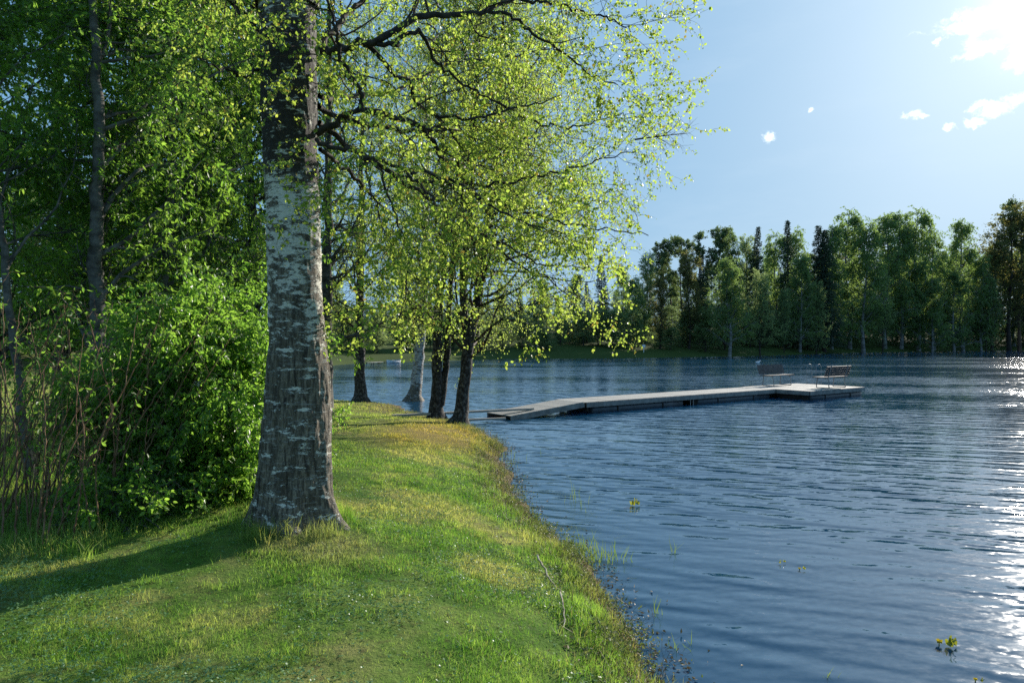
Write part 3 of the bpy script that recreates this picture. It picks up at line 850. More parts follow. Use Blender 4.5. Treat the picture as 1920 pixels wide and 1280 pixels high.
b = on(676, 753, .12); d_ = b[1]
shore_birch(b, [(st((676, 755, d_), (675, 700, d_), (674, 600, d_), (676, 480, d_), (678, 330, d_)), .19)], .19, 101,
            'straight dark-trunked birch on the lawn corner, farthest left of the shore birches', M_shore_bark, 13, 1.0, .9)
b = on(776, 750, .02); d_ = b[1]
shore_birch(b, [(st((776, 752, d_), (783, 690, d_), (791, 610, d_), (798, 480, d_), (800, 330, d_)), .21)], .21, 102,
            'pale white-barked birch rooted in the water behind the dark double birch', M_white_bark, 14, .95, .85)
b = on(818, 784, .10); d_ = b[1]
shore_birch(b, [(st((818, 786, d_), (818, 730, d_), (820, 650, d_), (824, 560, d_), (834, 420, d_), (830, 250, d_)), .155),
                (st((826, 760, d_), (835, 700, d_+.1), (838, 650, d_+.1), (842, 590, d_+.1), (850, 480, d_+.2), (880, 300, d_+.3)), .10)], .2, 103,
            'dark birch with a thin second stem beside the gangway beams', M_shore_bark, 12.5, 1.0, .85, bias=(.15, 0, 0))
b = on(862, 795, .08); d_ = b[1]
shore_birch(b, [(st((860, 797, d_), (866, 760, d_), (872, 700, d_), (877, 655, d_), (892, 580, d_), (905, 480, d_), (930, 330, d_)), .16),
                (st((876, 660, d_), (872, 600, d_), (868, 520, d_), (880, 400, d_), (890, 250, d_)), .11)], .2, 104,
            'leaning dark birch nearest the floating dock with forked upper stems', M_shore_bark, 12.5, 1.2, 1.25, bias=(.30, 0, 0), low=.12)

# low hanging sprays over the lake side of the leaning birch
# ------------------------------------------------------------------ thicket on the left
def leafy_tree(name, loc, stems, seed, label, cat, bark, leafm, n1, n2, n3, len1, len2, len3, nl, L, W=.46, low=.05, group=None, trop1=(0, 0, .3),
               ang1=(35, 75), flowers=0, hexa=True, bias=None, twig=None, tk=12, droop=.55):
    rg = np.random.default_rng(seed); loc = np.asarray(loc, float)
    root = empty(name, loc, label, cat, group)
    SP = []; SRr = []; tr = []
    for k, (cp, ra, rb) in enumerate(stems):
        P_ = resample(np.asarray(cp, float)-loc, 36, .012 if cat == 'tree' else .0035, seed+k); Rd = np.linspace(ra, rb, 36)
        if k == 0: Rd = Rd*(1+.5*np.exp(-np.linspace(0, 8, 36)))
        tr.append(tubes(P_[None], Rd[None], tk)); SP.append(P_); SRr.append(Rd)
    me = make_mesh('trunk' if cat == 'tree' else 'stems', [(v, q, bark, None) for v, q in tr]); smooth(me)
    link('trunk' if cat == 'tree' else 'stems', me, root)
    SP = np.array(SP); SRr = np.array(SRr)
    p1, r1 = grow(rg, SP, SRr, n1, (low, 1), ang1, len1, .13, trop1, 9, .42, .25, .3, bias=bias)
    p2, r2 = grow(rg, p1, r1, n2, (.12, 1), (30, 70), len2, .2, (0, 0, -.1), 6, .5, .35, .3)
    p3, r3 = grow(rg, p2, r2, n3, (.1, 1), (25, 65), len3, .2, (0, 0, -.3), 4, .55, .5, .2)
    W_ = [tubes(p1, r1, 6), tubes(p2, r2, 4), tubes(p3, r3, 3)]
    L_ = [leaves(rg, p3, nl, L, W, droop, .5, .012, hexa=hexa), leaves(rg, p2, max(nl//2, 2), L, W, droop, .5, .012, .3, hexa=hexa)]
    me = make_mesh('crown' if cat == 'tree' else 'foliage', [(v, q, twig or bark, None) for v, q in W_]+[(v, q, leafm, r) for v, q, r in L_])
    link('crown' if cat == 'tree' else 'foliage', me, root)
    if flowers:
        idx = rg.choice(len(p3), flowers, replace=False); F_ = []
        for i__ in idx:
            tip = p3[i__, -1]; n_ = 55
            ax = norm(rg.normal(0, .5, 3)+np.array([.3, -.6, .2])); u_ = rg.random(n_)
            c_ = tip+ax*(u_*.11)[:, None]+rg.normal(0, .014, (n_, 3))
            F_.append(blades(rg, c_, norm(rg.normal(size=(n_, 3))), rg.uniform(.009, .016, n_), .9))
        link('blossom', make_mesh('blossom', [(v, q, M_petal, r) for v, q, r in F_]), root)
    print(name, sum(len(l[1]) for l in L_))
    return root


def gb(px, py):      # foot on the lawn
    p_ = on(px, py, .6); p_[2] = gz(p_[0], p_[1])-.03; return p_


b = gb(214, 872)
leafy_tree('bird_cherry_tree', b, [(np.array([b, at(205, 800, b[1]), at(190, 700, 8.4), at(178, 450, 8.5), at(184, 280, 8.6), at(180, 120, 8.6), at(172, -20, 8.7), at(150, -260, 8.9)]), .105, .03)],
           201, 'bird cherry tree with slim grey trunk at the left of the thicket', 'tree', M_cherry_bark, M_cherry_leaf, 57, 9, 6, (1.3, 3.0), (.5, 1.1), (.2, .5), 10, (.05, .10), .42,
           flowers=5, low=.12, bias=(0, 1.1, 0))
b = gb(300, 852)
leafy_tree('bird_cherry_tree', b, [(np.array([b, at(302, 760, b[1]+.1), at(300, 620, 9.9), at(312, 480, 10), at(322, 250, 10), at(322, 60, 10), at(325, -160, 10.2)]), .10, .03)],
           202, 'bird cherry tree with pale mottled trunk in the middle of the thicket', 'tree', M_cherry_bark, M_cherry_leaf, 57, 9, 6, (1.3, 2.8), (.5, 1.1), (.2, .5), 10, (.05, .10), .42,
           flowers=5, low=.15, bias=(0, 1.1, 0))
b = gb(60, 900)
leafy_tree('bird_cherry_tree', b, [(np.array([b, at(40, 760, b[1]), at(10, 500, b[1]), at(-30, 200, b[1]), at(-60, -100, b[1]+.3), at(-70, -300, b[1]+.4)]), .045, .02)],
           203, 'bird cherry tree leaning out at the left edge behind the bare canes', 'tree', M_cherry_bark, M_cherry_leaf, 44, 9, 6, (1.2, 2.6), (.5, 1.1), (.2, .5), 10, (.05, .10), .42,
           flowers=4, low=.3, bias=(-.5, .5, 0))
b = gb(420, 800)
leafy_tree('bird_cherry_tree', b, [(np.array([b, at(425, 700, b[1]), at(418, 500, b[1]), at(430, 250, b[1]), at(440, 0, b[1]+.3), at(445, -200, b[1]+.4)]), .09, .03)],
           204, 'bird cherry tree with bright leaves close behind the old birch', 'tree', M_cherry_bark, M_shrub_leaf, 56, 9, 6, (1.3, 2.8), (.5, 1.1), (.2, .5), 10, (.06, .10), .44,
           flowers=4, low=.10)
for px_, d_, sd_, lb_ in ((110, 12.5, 221, 'darker bird cherry behind the slim grey trunk'), (250, 13.5, 222, 'bird cherry filling the gap between the two grey trunks'),
                          (380, 14.5, 223, 'bird cherry deep behind the mottled trunk'), (470, 13.0, 224, 'bird cherry half hidden by the left side of the old birch'), (-20, 11.0, 225, 'bird cherry behind the leaning one at the left edge')):
    x_ = (px_-960)/F*d_; b = np.array([x_, d_, gz(x_, d_)-.03])
    leafy_tree('bird_cherry_tree', b, [(np.array([b, at(px_+8, 500, d_), at(px_-5, 250, d_), at(px_+5, 0, d_), at(px_, -330, d_)]), .11, .03)],
               sd_, lb_, 'tree', M_cherry_bark, M_cherry_leaf, 44, 9, 5, (1.4, 3.2), (.6, 1.2), (.2, .5), 9, (.07, .12), .46, low=.10, hexa=False)
# the rounded shrub in front
b = gb(345, 925)
stems = []
rg = np.random.default_rng(9)
for k in range(24):
    ex = rg.uniform(215, 480); ey = rg.uniform(560, 720) if k < 12 else rg.uniform(740, 900)
    dd = b[1]+rg.uniform(-.6, .8)
    s0 = b+np.array([rg.uniform(-.5, .5), rg.uniform(-.3, .3), 0])
    stems.append((np.array([s0, (s0+at(ex, ey, dd))/2+[rg.normal(0, .1), 0, .25], at(ex, ey, dd)]), .016, .005))
leafy_tree('green_shrub', b, stems, 205, 'rounded bright green shrub in front of the thicket, left of the old birch', 'shrub', M_cherry_bark, M_shrub_leaf, 14, 7, 5, (.5, 1.1), (.25, .6), (.12, .3), 11,
           (.034, .068), .5, low=.08, flowers=10, trop1=(0, 0, -.1), tk=6)
b = gb(150, 985)
stems = []
for k in range(9):
    ex = rg.uniform(120, 330); ey = rg.uniform(880, 960); dd = b[1]+rg.uniform(-.4, .9)
    s0 = b+np.array([rg.uniform(-.6, .9), rg.uniform(-.3, .5), 0])
    stems.append((np.array([s0, (s0+at(ex, ey, dd))/2, at(ex, ey, dd)]), .008, .003))
leafy_tree('seedling_shrub', b, stems, 206, 'low shaded seedling shrub at the foot of the bare canes', 'shrub', M_cherry_bark, M_shrub_leaf, 6, 4, 3, (.25, .5), (.15, .3), (.08, .2), 5,
           (.04, .07), .5, low=.1, trop1=(0, 0, .2), tk=5)
# brown canes
b = gb(70, 1010)
stems = []
for k in range(85):
    s0 = np.array([b[0]+rg.uniform(-1.3, .45), b[1]+rg.uniform(-.2, 1.5), gz(b[0], b[1])-.02])
    le = rg.uniform(-.15, .75); hh_ = rg.uniform(.9, 2.0)
    e_ = s0+np.array([le*hh_*.8, rg.uniform(-.3, .3)*hh_, hh_])
    stems.append((np.array([s0, s0+(e_-s0)*.5+[rg.normal(0, .07), rg.normal(0, .07), .08], e_]), .0085, .003))
leafy_tree('cane_shrub', b, stems, 207, 'tangle of reddish brown bare canes at the left edge of the lawn', 'shrub', M_cane, M_shrub_leaf, 3, 2, 1, (.25, .8), (.15, .4), (.06, .15), 2,
           (.03, .055), .5, low=.3, tk=5, ang1=(15, 45))
# pale leaved rowan sapling that shows right of the birch
b = gb(598, 868)
stems = [(np.array([b, at(600, 800, b[1]), at(604, 700, b[1]), at(606, 620, b[1])]), .016, .006), (np.array([b, at(612, 810, b[1]), at(622, 760, b[1]+.1)]), .01, .004)]
leafy_tree('rowan_sapling', b, stems, 208, 'slender rowan sapling peeking out behind the old birch trunk', 'sapling', M_cherry_bark, M_shrub_leaf, 10, 3, 2, (.15, .42), (.1, .25), (.08, .15), 7,
           (.035, .06), .34, low=.15, tk=6)
b = gb(610, 762)
leafy_tree('larch_tree', b, [(np.array([b, at(612, 600, b[1]), at(616, 300, b[1]), at(618, 0, b[1])]), .15, .05)],
           209, 'soft green drooping tree behind the old birch, by the small bay', 'tree', M_cherry_bark, M_shore_leaf, 46, 7, 4, (1.2, 2.8), (.5, 1.0), (.2, .5), 9, (.05, .08), .35, hexa=False,
           low=.12, droop=.9, trop1=(0, 0, -.1))

# sticks on the bank
def stick(pts, r, label):
    P_ = np.array([np.array([x_, y_, max(gz(x_, y_), 0)+z_]) for x_, y_, z_ in pts])
    o_ = P_[0].copy(); Pr = resample(P_-o_, 14, .004, int(abs(pts[0][0])*100))
    tw, tr_ = grow(np.random.default_rng(5), Pr[None], np.linspace(r, r*.4, 14)[None], 3, (.3, .9), (25, 50), (.08, .2), .1, steps=4, rr=.5)
    v, q = tubes(Pr[None], np.linspace(r, r*.4, 14)[None], 7); v2, q2 = tubes(tw, tr_, 4)
    v, q = merge([(v, q), (v2, q2)])
    o = link('dry_stick', make_mesh('dry_stick', [(v, q, M_stick, None)]), None, tuple(o_))
    tag(o, label, 'stick')
M_stick = simple_mat('dry_wood', (.25, .2, .14), (.5, .43, .33), .8, 12)
stick([(.22, 5.95, .10), (.27, 5.75, .05), (.36, 5.45, .03), (.44, 5.25, .03)], .009, 'bare grey stick lying on the bank just below the reeds')
stick([(.36, 5.1, .08), (.37, 4.85, .04), (.35, 4.6, .03)], .007, 'pale bent stick lying on the bank nearest the camera')

# ------------------------------------------------------------------ water plants
M_reed = leaf_mat('reed', (.12, .2, .03), (.24, .32, .06), (.2, .35, .04), (.4, .5, .08), .4)
def reeds(px, py, n, w_, dd, h, label, wd=.006, name='reed_clump'):
    rg_ = np.random.default_rng(int(px)); o_ = on(px, py, 0)
    x = rg_.normal(0, w_, n); y = rg_.normal(0, dd, n); hh_ = rg_.uniform(h[0], h[1], n)
    b_ = np.stack([x, y, np.full(n, -.05)], -1)
    lean = rg_.normal(0, .12, (n, 3)); lean[:, 2] = 1
    P_ = np.stack([b_, b_+lean*hh_[:, None]*.5, b_+lean*hh_[:, None]+np.stack([rg_.normal(0, .03, n), rg_.normal(0, .03, n), 0*x], -1)], 1)
    s = np.array([1, .1, 0])*(wd/2)
    V_ = np.stack([P_[:, 0]-s, P_[:, 0]+s, P_[:, 1]+s, P_[:, 1]-s, P_[:, 2]+s*.2, P_[:, 2]-s*.2], 1).reshape(-1, 3)
    bb = (np.arange(n)*6)[:, None]
    Q_ = np.stack([bb+np.array([[0, 1, 2, 3]]), bb+np.array([[3, 2, 4, 5]])], 1).reshape(-1, 4)
    tag(link(name, make_mesh(name, [(V_, Q_, M_reed, np.repeat(rg_.random(n), 2))]), None, tuple(o_)), label, 'reeds', 'reeds growing in the shallow water')
reeds(1082, 1042, 46, .10, .16, (.12, .30), 'bright green reed clump in the shallows nearest the bank edge')
reeds(1125, 1050, 52, .16, .12, (.10, .24), 'wide low band of bright green reeds just right of the bank clump')
reeds(1085, 945, 12, .12, .3, (.15, .34), 'thin dark reeds farthest out from the curved bank', .004)
reeds(1262, 1035, 5, .02, .02, (.14, .24), 'small group of upright stems alone in open water', .004)
reeds(1240, 1150, 7, .04, .05, (.10, .2), 'sparse green shoots beside the nearest bank', .005)
reeds(1275, 1215, 9, .06, .05, (.06, .16), 'short green shoots at the bottom of the near shallows', .005)
reeds(1557, 1270, 6, .03, .03, (.06, .13), 'tiny shoots breaking the surface at the bottom edge of the lake', .005)
reeds(960, 860, 14, .25, .3, (.1, .3), 'faint dry reeds off the brown point of the bank', .005)
M_lily = leaf_mat('lily_leaf', (.12, .17, .02), (.28, .3, .03), (.3, .34, .03), (.5, .48, .04), .4, rough=.3)
M_yellow = leaf_mat('yellow_petal', (.6, .42, .02), (.7, .55, .04), (.5, .4, .02), (.6, .5, .03), .3, rough=.5)
def lily(px, py, leafs, label, flower=True, s=1.0):
    rg_ = np.random.default_rng(int(px+py)); o_ = on(px, py, 0)
    root = empty('water_lily', o_, label, 'water plant', 'water lilies poking out of the lake')
    V_ = []
    for (dx, dy, r_, tilt, az) in leafs:
        n_ = 14; th = np.linspace(.25, 2*np.pi-.25, n_)
        ring = np.stack([np.cos(th)*r_, np.sin(th)*r_*.8, .012*np.sin(th*3)], -1)*s
        ct, st_ = math.cos(tilt), math.sin(tilt); ring = ring@np.array([[ct, 0, st_], [0, 1, 0], [-st_, 0, ct]])
        ca, sa = math.cos(az), math.sin(az); ring = ring@np.array([[ca, sa, 0], [-sa, ca, 0], [0, 0, 1]])
        c_ = np.array([dx, dy, .012+r_*s*math.sin(abs(tilt))]); ring = ring+c_
        V_.append((np.concatenate([[c_], ring]), np.array([[0, 1+k, 2+k, min(3+k, n_)] for k in range(0, n_-1, 2)])))
    v, q = merge(V_)
    link('leaf', make_mesh('leaf', [(v, q, M_lily, rg_.random(len(q)))]), root)
    if flower:
        n_ = 9; th = np.arange(n_)/n_*2*np.pi
        c_ = np.array([-.07*s, .03*s, .022*s]); a_ = norm(np.stack([np.cos(th), np.sin(th), np.full(n_, .9)], -1))
        v, q, r_ = blades(rg_, np.repeat(c_[None], n_, 0), a_, np.full(n_, .035*s), .8)
        sv_, sq_ = tubes(np.array([[c_-[0, 0, .09*s], c_]]), np.array([[.004, .004]]), 6)
        link('flower', make_mesh('flower', [(v, q, M_yellow, r_), (sv_, sq_, M_lily, None)]), root)
lily(1784, 1213, [(0, 0, .040, 1.0, .3), (.02, .01, .034, .8, 1.9), (-.015, .01, .03, 1.2, 4.0)], 'yellow flower beside upright curled lily leaves near the sun glitter')
lily(1842, 1279, [(0, 0, .03, .5, .3)], 'single yellow lily bud at the bottom edge of the frame', True, .5)
lily(1463, 1057, [(0, 0, .03, 1.1, .3), (.05, .02, .025, .9, 2.0)], 'small pair of green lily leaves left of the yellow bud in mid water', False, .6)
lily(1508, 1069, [(0, 0, .03, 1.0, 1.3)], 'pale yellow lily bud alone in mid water', True, .55)
lily(1190, 948, [(0, 0, .05, 1.2, .3), (.04, 0, .04, 1.0, 2.2), (-.04, 0, .04, 1.0, 4.2)], 'dark green upright leaf tuft farther out off the bank', False)

# ------------------------------------------------------------------ floating dock
UD = np.array([.81, .586, 0]); UD /= np.linalg.norm(UD); ND = np.array([-UD[1], UD[0], 0]); ZD = np.array([0, 0, 1.])
A0 = np.array([2.24, 20.8, 0]); DZ = .35
AX = np.array([UD, ND, ZD])
def dk(s, n_, z_): return A0+UD*s+ND*n_+ZD*z_
M_plank = None
m, t, p = new_mat('dock_plank'); M_plank = m
o = t.node('ShaderNodeTexCoord').outputs['Object']
a = t.node('ShaderNodeAttribute', attribute_name='rnd').outputs['Fac']
gr = t.noise(t.scale(o, (3, 3, 3)), 9.0, 6.0, .7)
c = t.mix(a, (.30, .28, .25), (.42, .39, .34)); c = t.mix(t.step(gr, .4, .75, 0.0, .55), c, (.17, .155, .14))
t.put(p.inputs['Base Color'], c); p.inputs['Roughness'].default_value = .7; p.inputs['Specular IOR Level'].default_value = .35
M_fascia = simple_mat('dock_fascia', (.16, .15, .14), (.28, .27, .25), .8, 5)
M_float = simple_mat('dock_float', (.035, .05, .06), (.06, .08, .10), .45, 3, spec=.5)
M_fdark = simple_mat('dock_frame_dark', (.012, .010, .008), (.03, .024, .02), .8, 4)
M_steel = simple_mat('galvanised_steel', (.22, .23, .24), (.34, .34, .34), .5, 20, metallic=.6)
M_slat = simple_mat('bench_slat', (.05, .044, .042), (.10, .09, .085), .65, 9)

dock = empty('floating_dock', A0, 'long grey floating dock with a square end platform on dark pontoons', 'dock')
def planks(s0, s1, n0, n1, z, step=.145, gap=.012, th=.035):
    P_ = []; s = s0
    k = 0
    while s < s1-.01:
        w_ = min(step, s1-s)-gap
        jj = rng.normal(0, .0015)
        P_.append(box_vq(UD*(s+w_/2)+ND*((n0+n1)/2)+ZD*(z-th/2+jj), (w_, n1-n0+rng.normal(0, .006), th), AX)); s += step; k += 1
    v, q = merge(P_); return v, q, np.repeat(rng.random(k), 6)
v, q, r_ = planks(0, 9.9, 0, 1.38, DZ); link('walkway_deck', make_mesh('walkway_deck', [(v, q, M_plank, r_)]), dock)
v, q, r_ = planks(9.905, 13.9, -1.42, 1.55, DZ); link('platform_deck', make_mesh('platform_deck', [(v, q, M_plank, r_)]), dock)
fs = [box_vq(UD*4.95+ND*(-.02)+ZD*(DZ-.085), (9.86, .04, .15), AX), box_vq(UD*4.95+ND*1.40+ZD*(DZ-.085), (9.86, .04, .15), AX)]
v, q = merge(fs); link('walkway_fascia', make_mesh('walkway_fascia', [(v, q, M_fascia, None)]), dock)
fs = [box_vq(UD*11.9+ND*(-1.445)+ZD*(DZ-.085), (4.0, .04, .15), AX), box_vq(UD*11.9+ND*1.575+ZD*(DZ-.085), (4.0, .04, .15), AX),
      box_vq(UD*13.925+ND*.065+ZD*(DZ-.085), (.04, 2.96, .15), AX), box_vq(UD*9.885+ND*(-.735)+ZD*(DZ-.085), (.04, 1.34, .15), AX)]
v, q = merge(fs); link('platform_fascia', make_mesh('platform_fascia', [(v, q, M_fascia, None)]), dock)
def pontoon(s0, s1, n_, r_=.17):
    P_ = np.array([[UD*s+ND*n_+ZD*.07 for s in np.linspace(s0, s1, 9)]]); rad_ = np.full((1, 9), r_); rad_[0, 0] = rad_[0, -1] = r_*.55
    P_[0, 1] = UD*(s0+.04)+ND*n_+ZD*.07; P_[0, -2] = UD*(s1-.04)+ND*n_+ZD*.07
    e0 = np.array([[P_[0, 0], P_[0, 0]-UD*.01]]); e1 = np.array([[P_[0, -1], P_[0, -1]+UD*.01]])
    v, q = merge([tubes(P_, rad_, 18), tubes(e0, np.array([[r_*.55, .002]]), 18), tubes(e1, np.array([[r_*.55, .002]]), 18)])
    rb = []
    for k in (.25, .75):
        c_ = s0+(s1-s0)*k; rb.append(tubes(np.array([[UD*(c_-.03)+ND*n_+ZD*.07, UD*(c_+.03)+ND*n_+ZD*.07]]), np.full((1, 2), r_+.012), 18))
    v2, q2 = merge(rb)
    me_ = make_mesh('pontoon', [(v, q, M_float, None), (v2, q2, M_fdark, None)]); smooth(me_); link('pontoon', me_, dock)
for s0, s1 in ((.35, 4.55), (5.35, 9.6)):
    pontoon(s0, s1, .20); pontoon(s0, s1, 1.18)
pontoon(10.15, 13.85, -1.20); pontoon(10.15, 13.85, 1.33)
fr = [box_vq(UD*s+ND*.69+ZD*(DZ-.16), (.08, 1.30, .24), AX) for s in (.12, 5.0, 9.7)]+[box_vq(UD*5.55+ND*.69+ZD*.10, (.9, 1.2, .22), AX)]
fr += [box_vq(UD*9.98+ND*(-.7)+ZD*.08, (.10, 1.2, .34), AX), box_vq(UD*12+ND*.06+ZD*(DZ-.12), (3.6, 2.7, .12), AX)]
for v, q in fr: link('crossbeam', make_mesh('crossbeam', [(v, q, M_fdark, None)]), dock)
ch = np.array([[UD*4.85+ND*(.0)+ZD*(DZ-.12), UD*4.86+ND*(-.01)+ZD*-.05], [UD*5.02+ND*0+ZD*(DZ-.12), UD*5.0+ND*(-.01)+ZD*-.05]])
v, q = tubes(ch, np.full((2, 2), .012), 6); link('mooring_chain', make_mesh('mooring_chain', [(v, q, M_steel, None)]), dock)

# gangway down to the bank
G0 = np.array([-.03, 19.15, .10]); G1 = np.array([2.20, 20.78, DZ]); gu = (G1-G0); gl = np.linalg.norm(gu); gu /= gl
gn = np.array([-gu[1], gu[0], 0]); gn /= np.linalg.norm(gn); gzv = np.cross(gu, gn); GAX = np.array([gu, gn, gzv])
gw = empty('gangway', G0, 'sloping slatted gangway leading from the bank up to the dock', 'gangway')
P_ = []; s = 0
while s < gl-.12:
    P_.append(box_vq(gu*(s+.065)+gn*.60, (.13, 1.2, .03), GAX)); s += .145
v, q = merge(P_); link('slats', make_mesh('slats', [(v, q, M_plank, np.repeat(rng.random(len(P_)), 6))]), gw)
for n_ in (.02, 1.18):
    v, q = box_vq(gu*gl/2+gn*n_-gzv*.085, (gl, .05, .13), GAX); link('side_beam', make_mesh('side_beam', [(v, q, M_fascia, None)]), gw)
def beam(p0, p1, w_, h_, label):
    p0 = np.array(p0, float); p1 = np.array(p1, float); u_ = p1-p0; L_ = np.linalg.norm(u_); u_ /= L_
    n_ = np.cross([0, 0, 1], u_); n_ /= np.linalg.norm(n_); k_ = np.cross(u_, n_)
    v, q = box_vq(u_*L_/2, (L_, w_, h_), np.array([u_, n_, k_]))
    tag(link('mooring_beam', make_mesh('mooring_beam', [(v, q, M_plank, np.full(6, .6))]), None, tuple(p0)), label, 'beam', 'beams tying the dock to the bank')
beam(on(735, 779, .24), at(1000, 766, 20.0), .11, .06, 'long pale beam running from the lawn past the trunks onto the gangway')
beam(on(868, 787, .10), on(948, 784, .10), .09, .05, 'short dark beam just above the water between leaning birch and gangway')

# benches
def bench(s, n_, face, label):
    """origin under the seat centre; +y is the sitter's forward direction"""
    o_ = dk(s, n_, DZ)
    root = empty('park_bench', o_, label, 'bench', 'slatted benches on the dock platform')
    f_ = ND*face; r__ = np.cross(f_, ZD)
    root.rotation_euler = (0, 0, math.atan2(f_[1], f_[0])-math.pi/2)
    W_ = 1.8
    sl = [box_vq((0, y_, .44), (W_, .085, .03)) for y_ in (.20, .105, .01, -.085, -.18)]
    v, q = merge(sl); link('seat', make_mesh('seat', [(v, q, M_slat, None)]), root)
    tl = R(16); ax_ = np.array([[1, 0, 0], [0, math.cos(tl), math.sin(tl)], [0, -math.sin(tl), math.cos(tl)]])
    sl = []
    for k in range(4):
        hgt = .07+k*.103; sl.append(box_vq((0, -.235-math.sin(tl)*hgt, .46+math.cos(tl)*hgt), (W_, .025, .096), ax_))
    v, q = merge(sl); link('backrest', make_mesh('backrest', [(v, q, M_slat, None)]), root)
    for sx_ in (-.62, .62):
        loop = [(sx_, .19, .42), (sx_, .23, .25), (sx_, .25, .05), (sx_, .22, .015), (sx_, 0, .012), (sx_, -.24, .015), (sx_, -.27, .05), (sx_, -.245, .25), (sx_, -.25, .44), (sx_, -.29, .60), (sx_, -.37, .88)]
        v, q = tubes(resample(np.array(loop), 46)[None], np.full((1, 46), .018), 8)
        v2, q2 = tubes(np.array([[(sx_, .19, .415), (sx_, -.25, .415)]]), np.full((1, 2), .015), 8)
        v, q = merge([(v, q), (v2, q2)]); me_ = make_mesh('leg_frame', [(v, q, M_steel, None)]); smooth(me_); link('leg_frame', me_, root)
bench(11.85, 1.18, -1, 'bench at the far side of the platform, facing the camera, dark backrest')
bench(12.42, -.84, 1, 'bench at the near right side of the platform, turned away, four lit slats')
# swimming ladder hoops behind the right bench
lad = empty('swim_ladder', dk(13.98, .70, DZ), 'thin steel ladder rail standing at the outer end of the dock platform', 'ladder')
for i_, sx_ in enumerate((-.21, .21)):
    loop = np.array([(0, -.35, 0), (0, -.35, .6), (0, -.30, .80), (0, -.12, .88), (0, .03, .80), (0, .06, .5), (0, .06, -.9)])
    L_ = np.array([ND*sx_+UD*p_[1]+ZD*p_[2] for p_ in loop])
    v, q = tubes(resample(L_, 40)[None], np.full((1, 40), .0075), 8); me_ = make_mesh('rail', [(v, q, M_steel, None)]); smooth(me_); link('rail', me_, lad)
for z_ in (0.0, -.28, -.56):
    v, q = tubes(np.array([[ND*-.21+UD*.06+ZD*z_, ND*.21+UD*.06+ZD*z_]]), np.full((1, 2), .015), 6)
    link('rung', make_mesh('rung', [(v, q, M_steel, None)]), lad)

# ------------------------------------------------------------------ small things far out
M_white = simple_mat('white_paint', (.7, .7, .68), (.8, .8, .78), .5, 4)
M_feather = simple_mat('gull_feather', (.75, .76, .78), (.85, .85, .85), .8, 9)
M_orange = simple_mat('beak', (.6, .25, .03), (.7, .3, .05), .5, 9)
def lathe(ctrs, rads, K=12): return tubes(np.array(ctrs, float)[None], np.array(rads, float)[None], K)
gul = empty('gull', on(1421, 680, 0), 'white gull floating on the lake beyond the left bench', 'bird')
bv, bq = lathe([(-.26, 0, .11), (-.22, 0, .10), (-.12, 0, .07), (0, 0, .06), (.12, 0, .08), (.17, 0, .13), (.20, 0, .19), (.23, 0, .22), (.27, 0, .22), (.30, 0, .21)],
               [.005, .03, .075, .095, .08, .05, .035, .042, .03, .008], 14)
me_ = make_mesh('body', [(bv, bq, M_feather, None)]); smooth(me_); link('body', me_, gul)
v, q = lathe([(.29, 0, .212), (.36, 0, .20)], [.012, .002], 8); link('beak', make_mesh('beak', [(v, q, M_orange, None)]), gul)

bt = empty('rowing_boat', on(738, 681, 0), 'small pale rowing boat moored by the far shore behind the pale birch', 'boat')
def hull(L_, Wd, Hh, t_in=0.0):
    rows = []
    for u in np.linspace(-1, 1, 15):
        wd_ = Wd/2*(1-abs(u)**2.6)**.8+.02-t_in if abs(u) < 1 else .02
        zt = Hh*(1+.35*u*u); ring = []
        for k in np.linspace(-1, 1, 9):
            ring.append((u*L_/2, math.sin(k*math.pi/2)*max(wd_, .01), zt-(zt+.08-t_in)*math.cos(k*math.pi/2)))
        rows.append(ring)
    V_ = np.array(rows).reshape(-1, 3); Q_ = np.array([[i*9+j, i*9+j+1, (i+1)*9+j+1, (i+1)*9+j] for i in range(14) for j in range(8)])
    return V_, Q_
v, q = hull(3.0, 1.2, .36); v2, q2 = hull(2.9, 1.14, .34, .03)
me_ = make_mesh('hull', [(v, q, M_white, None), (v2, q2, M_fascia, None)]); link('hull', me_, bt)
for x_ in (-.8, .5):
    v, q = box_vq((x_, 0, .32), (.26, 1.2, .03)); link('thwart', make_mesh('thwart', [(v, q, M_plank, np.full(6, .5))]), bt)
bt.rotation_euler = (0, 0, 1.15); bt.scale = (.8, .8, .8)
JR = (0, 0, 1.25)
jt = empty('small_jetty', on(705, 682, 0), 'low grey jetty on the far shore left of the moored boat', 'jetty')
v, q = merge([box_vq((-2.4+.16*k, 0, .30), (.14, 1.1, .04)) for k in range(30)]); link('deck', make_mesh('deck', [(v, q, M_plank, np.full(len(q), .4))]), jt)
for x_ in (-2.2, 0, 2.1):
    for y_ in (-.45, .45):
        v, q = tubes(np.array([[(x_, y_, -1.0), (x_, y_, .28)]]), np.full((1, 2), .06), 8); link('pile', make_mesh('pile', [(v, q, M_fdark, None)]), jt)
jt.rotation_euler = JR; jt.scale = (.6, .6, .6)
p_ = at(1207, 655, 96.0); zz_ = gz(p_[0], p_[1])
v, q = merge([box_vq((0, 0, .5), (.09, .09, 1.1)), box_vq((0, -.06, .95), (.42, .03, .42))])
tag(link('marker_post', make_mesh('marker_post', [(v, q, M_white, None)]), None, (p_[0], p_[1], zz_)), 'tiny white marker post on the dark grassy far bank', 'post')

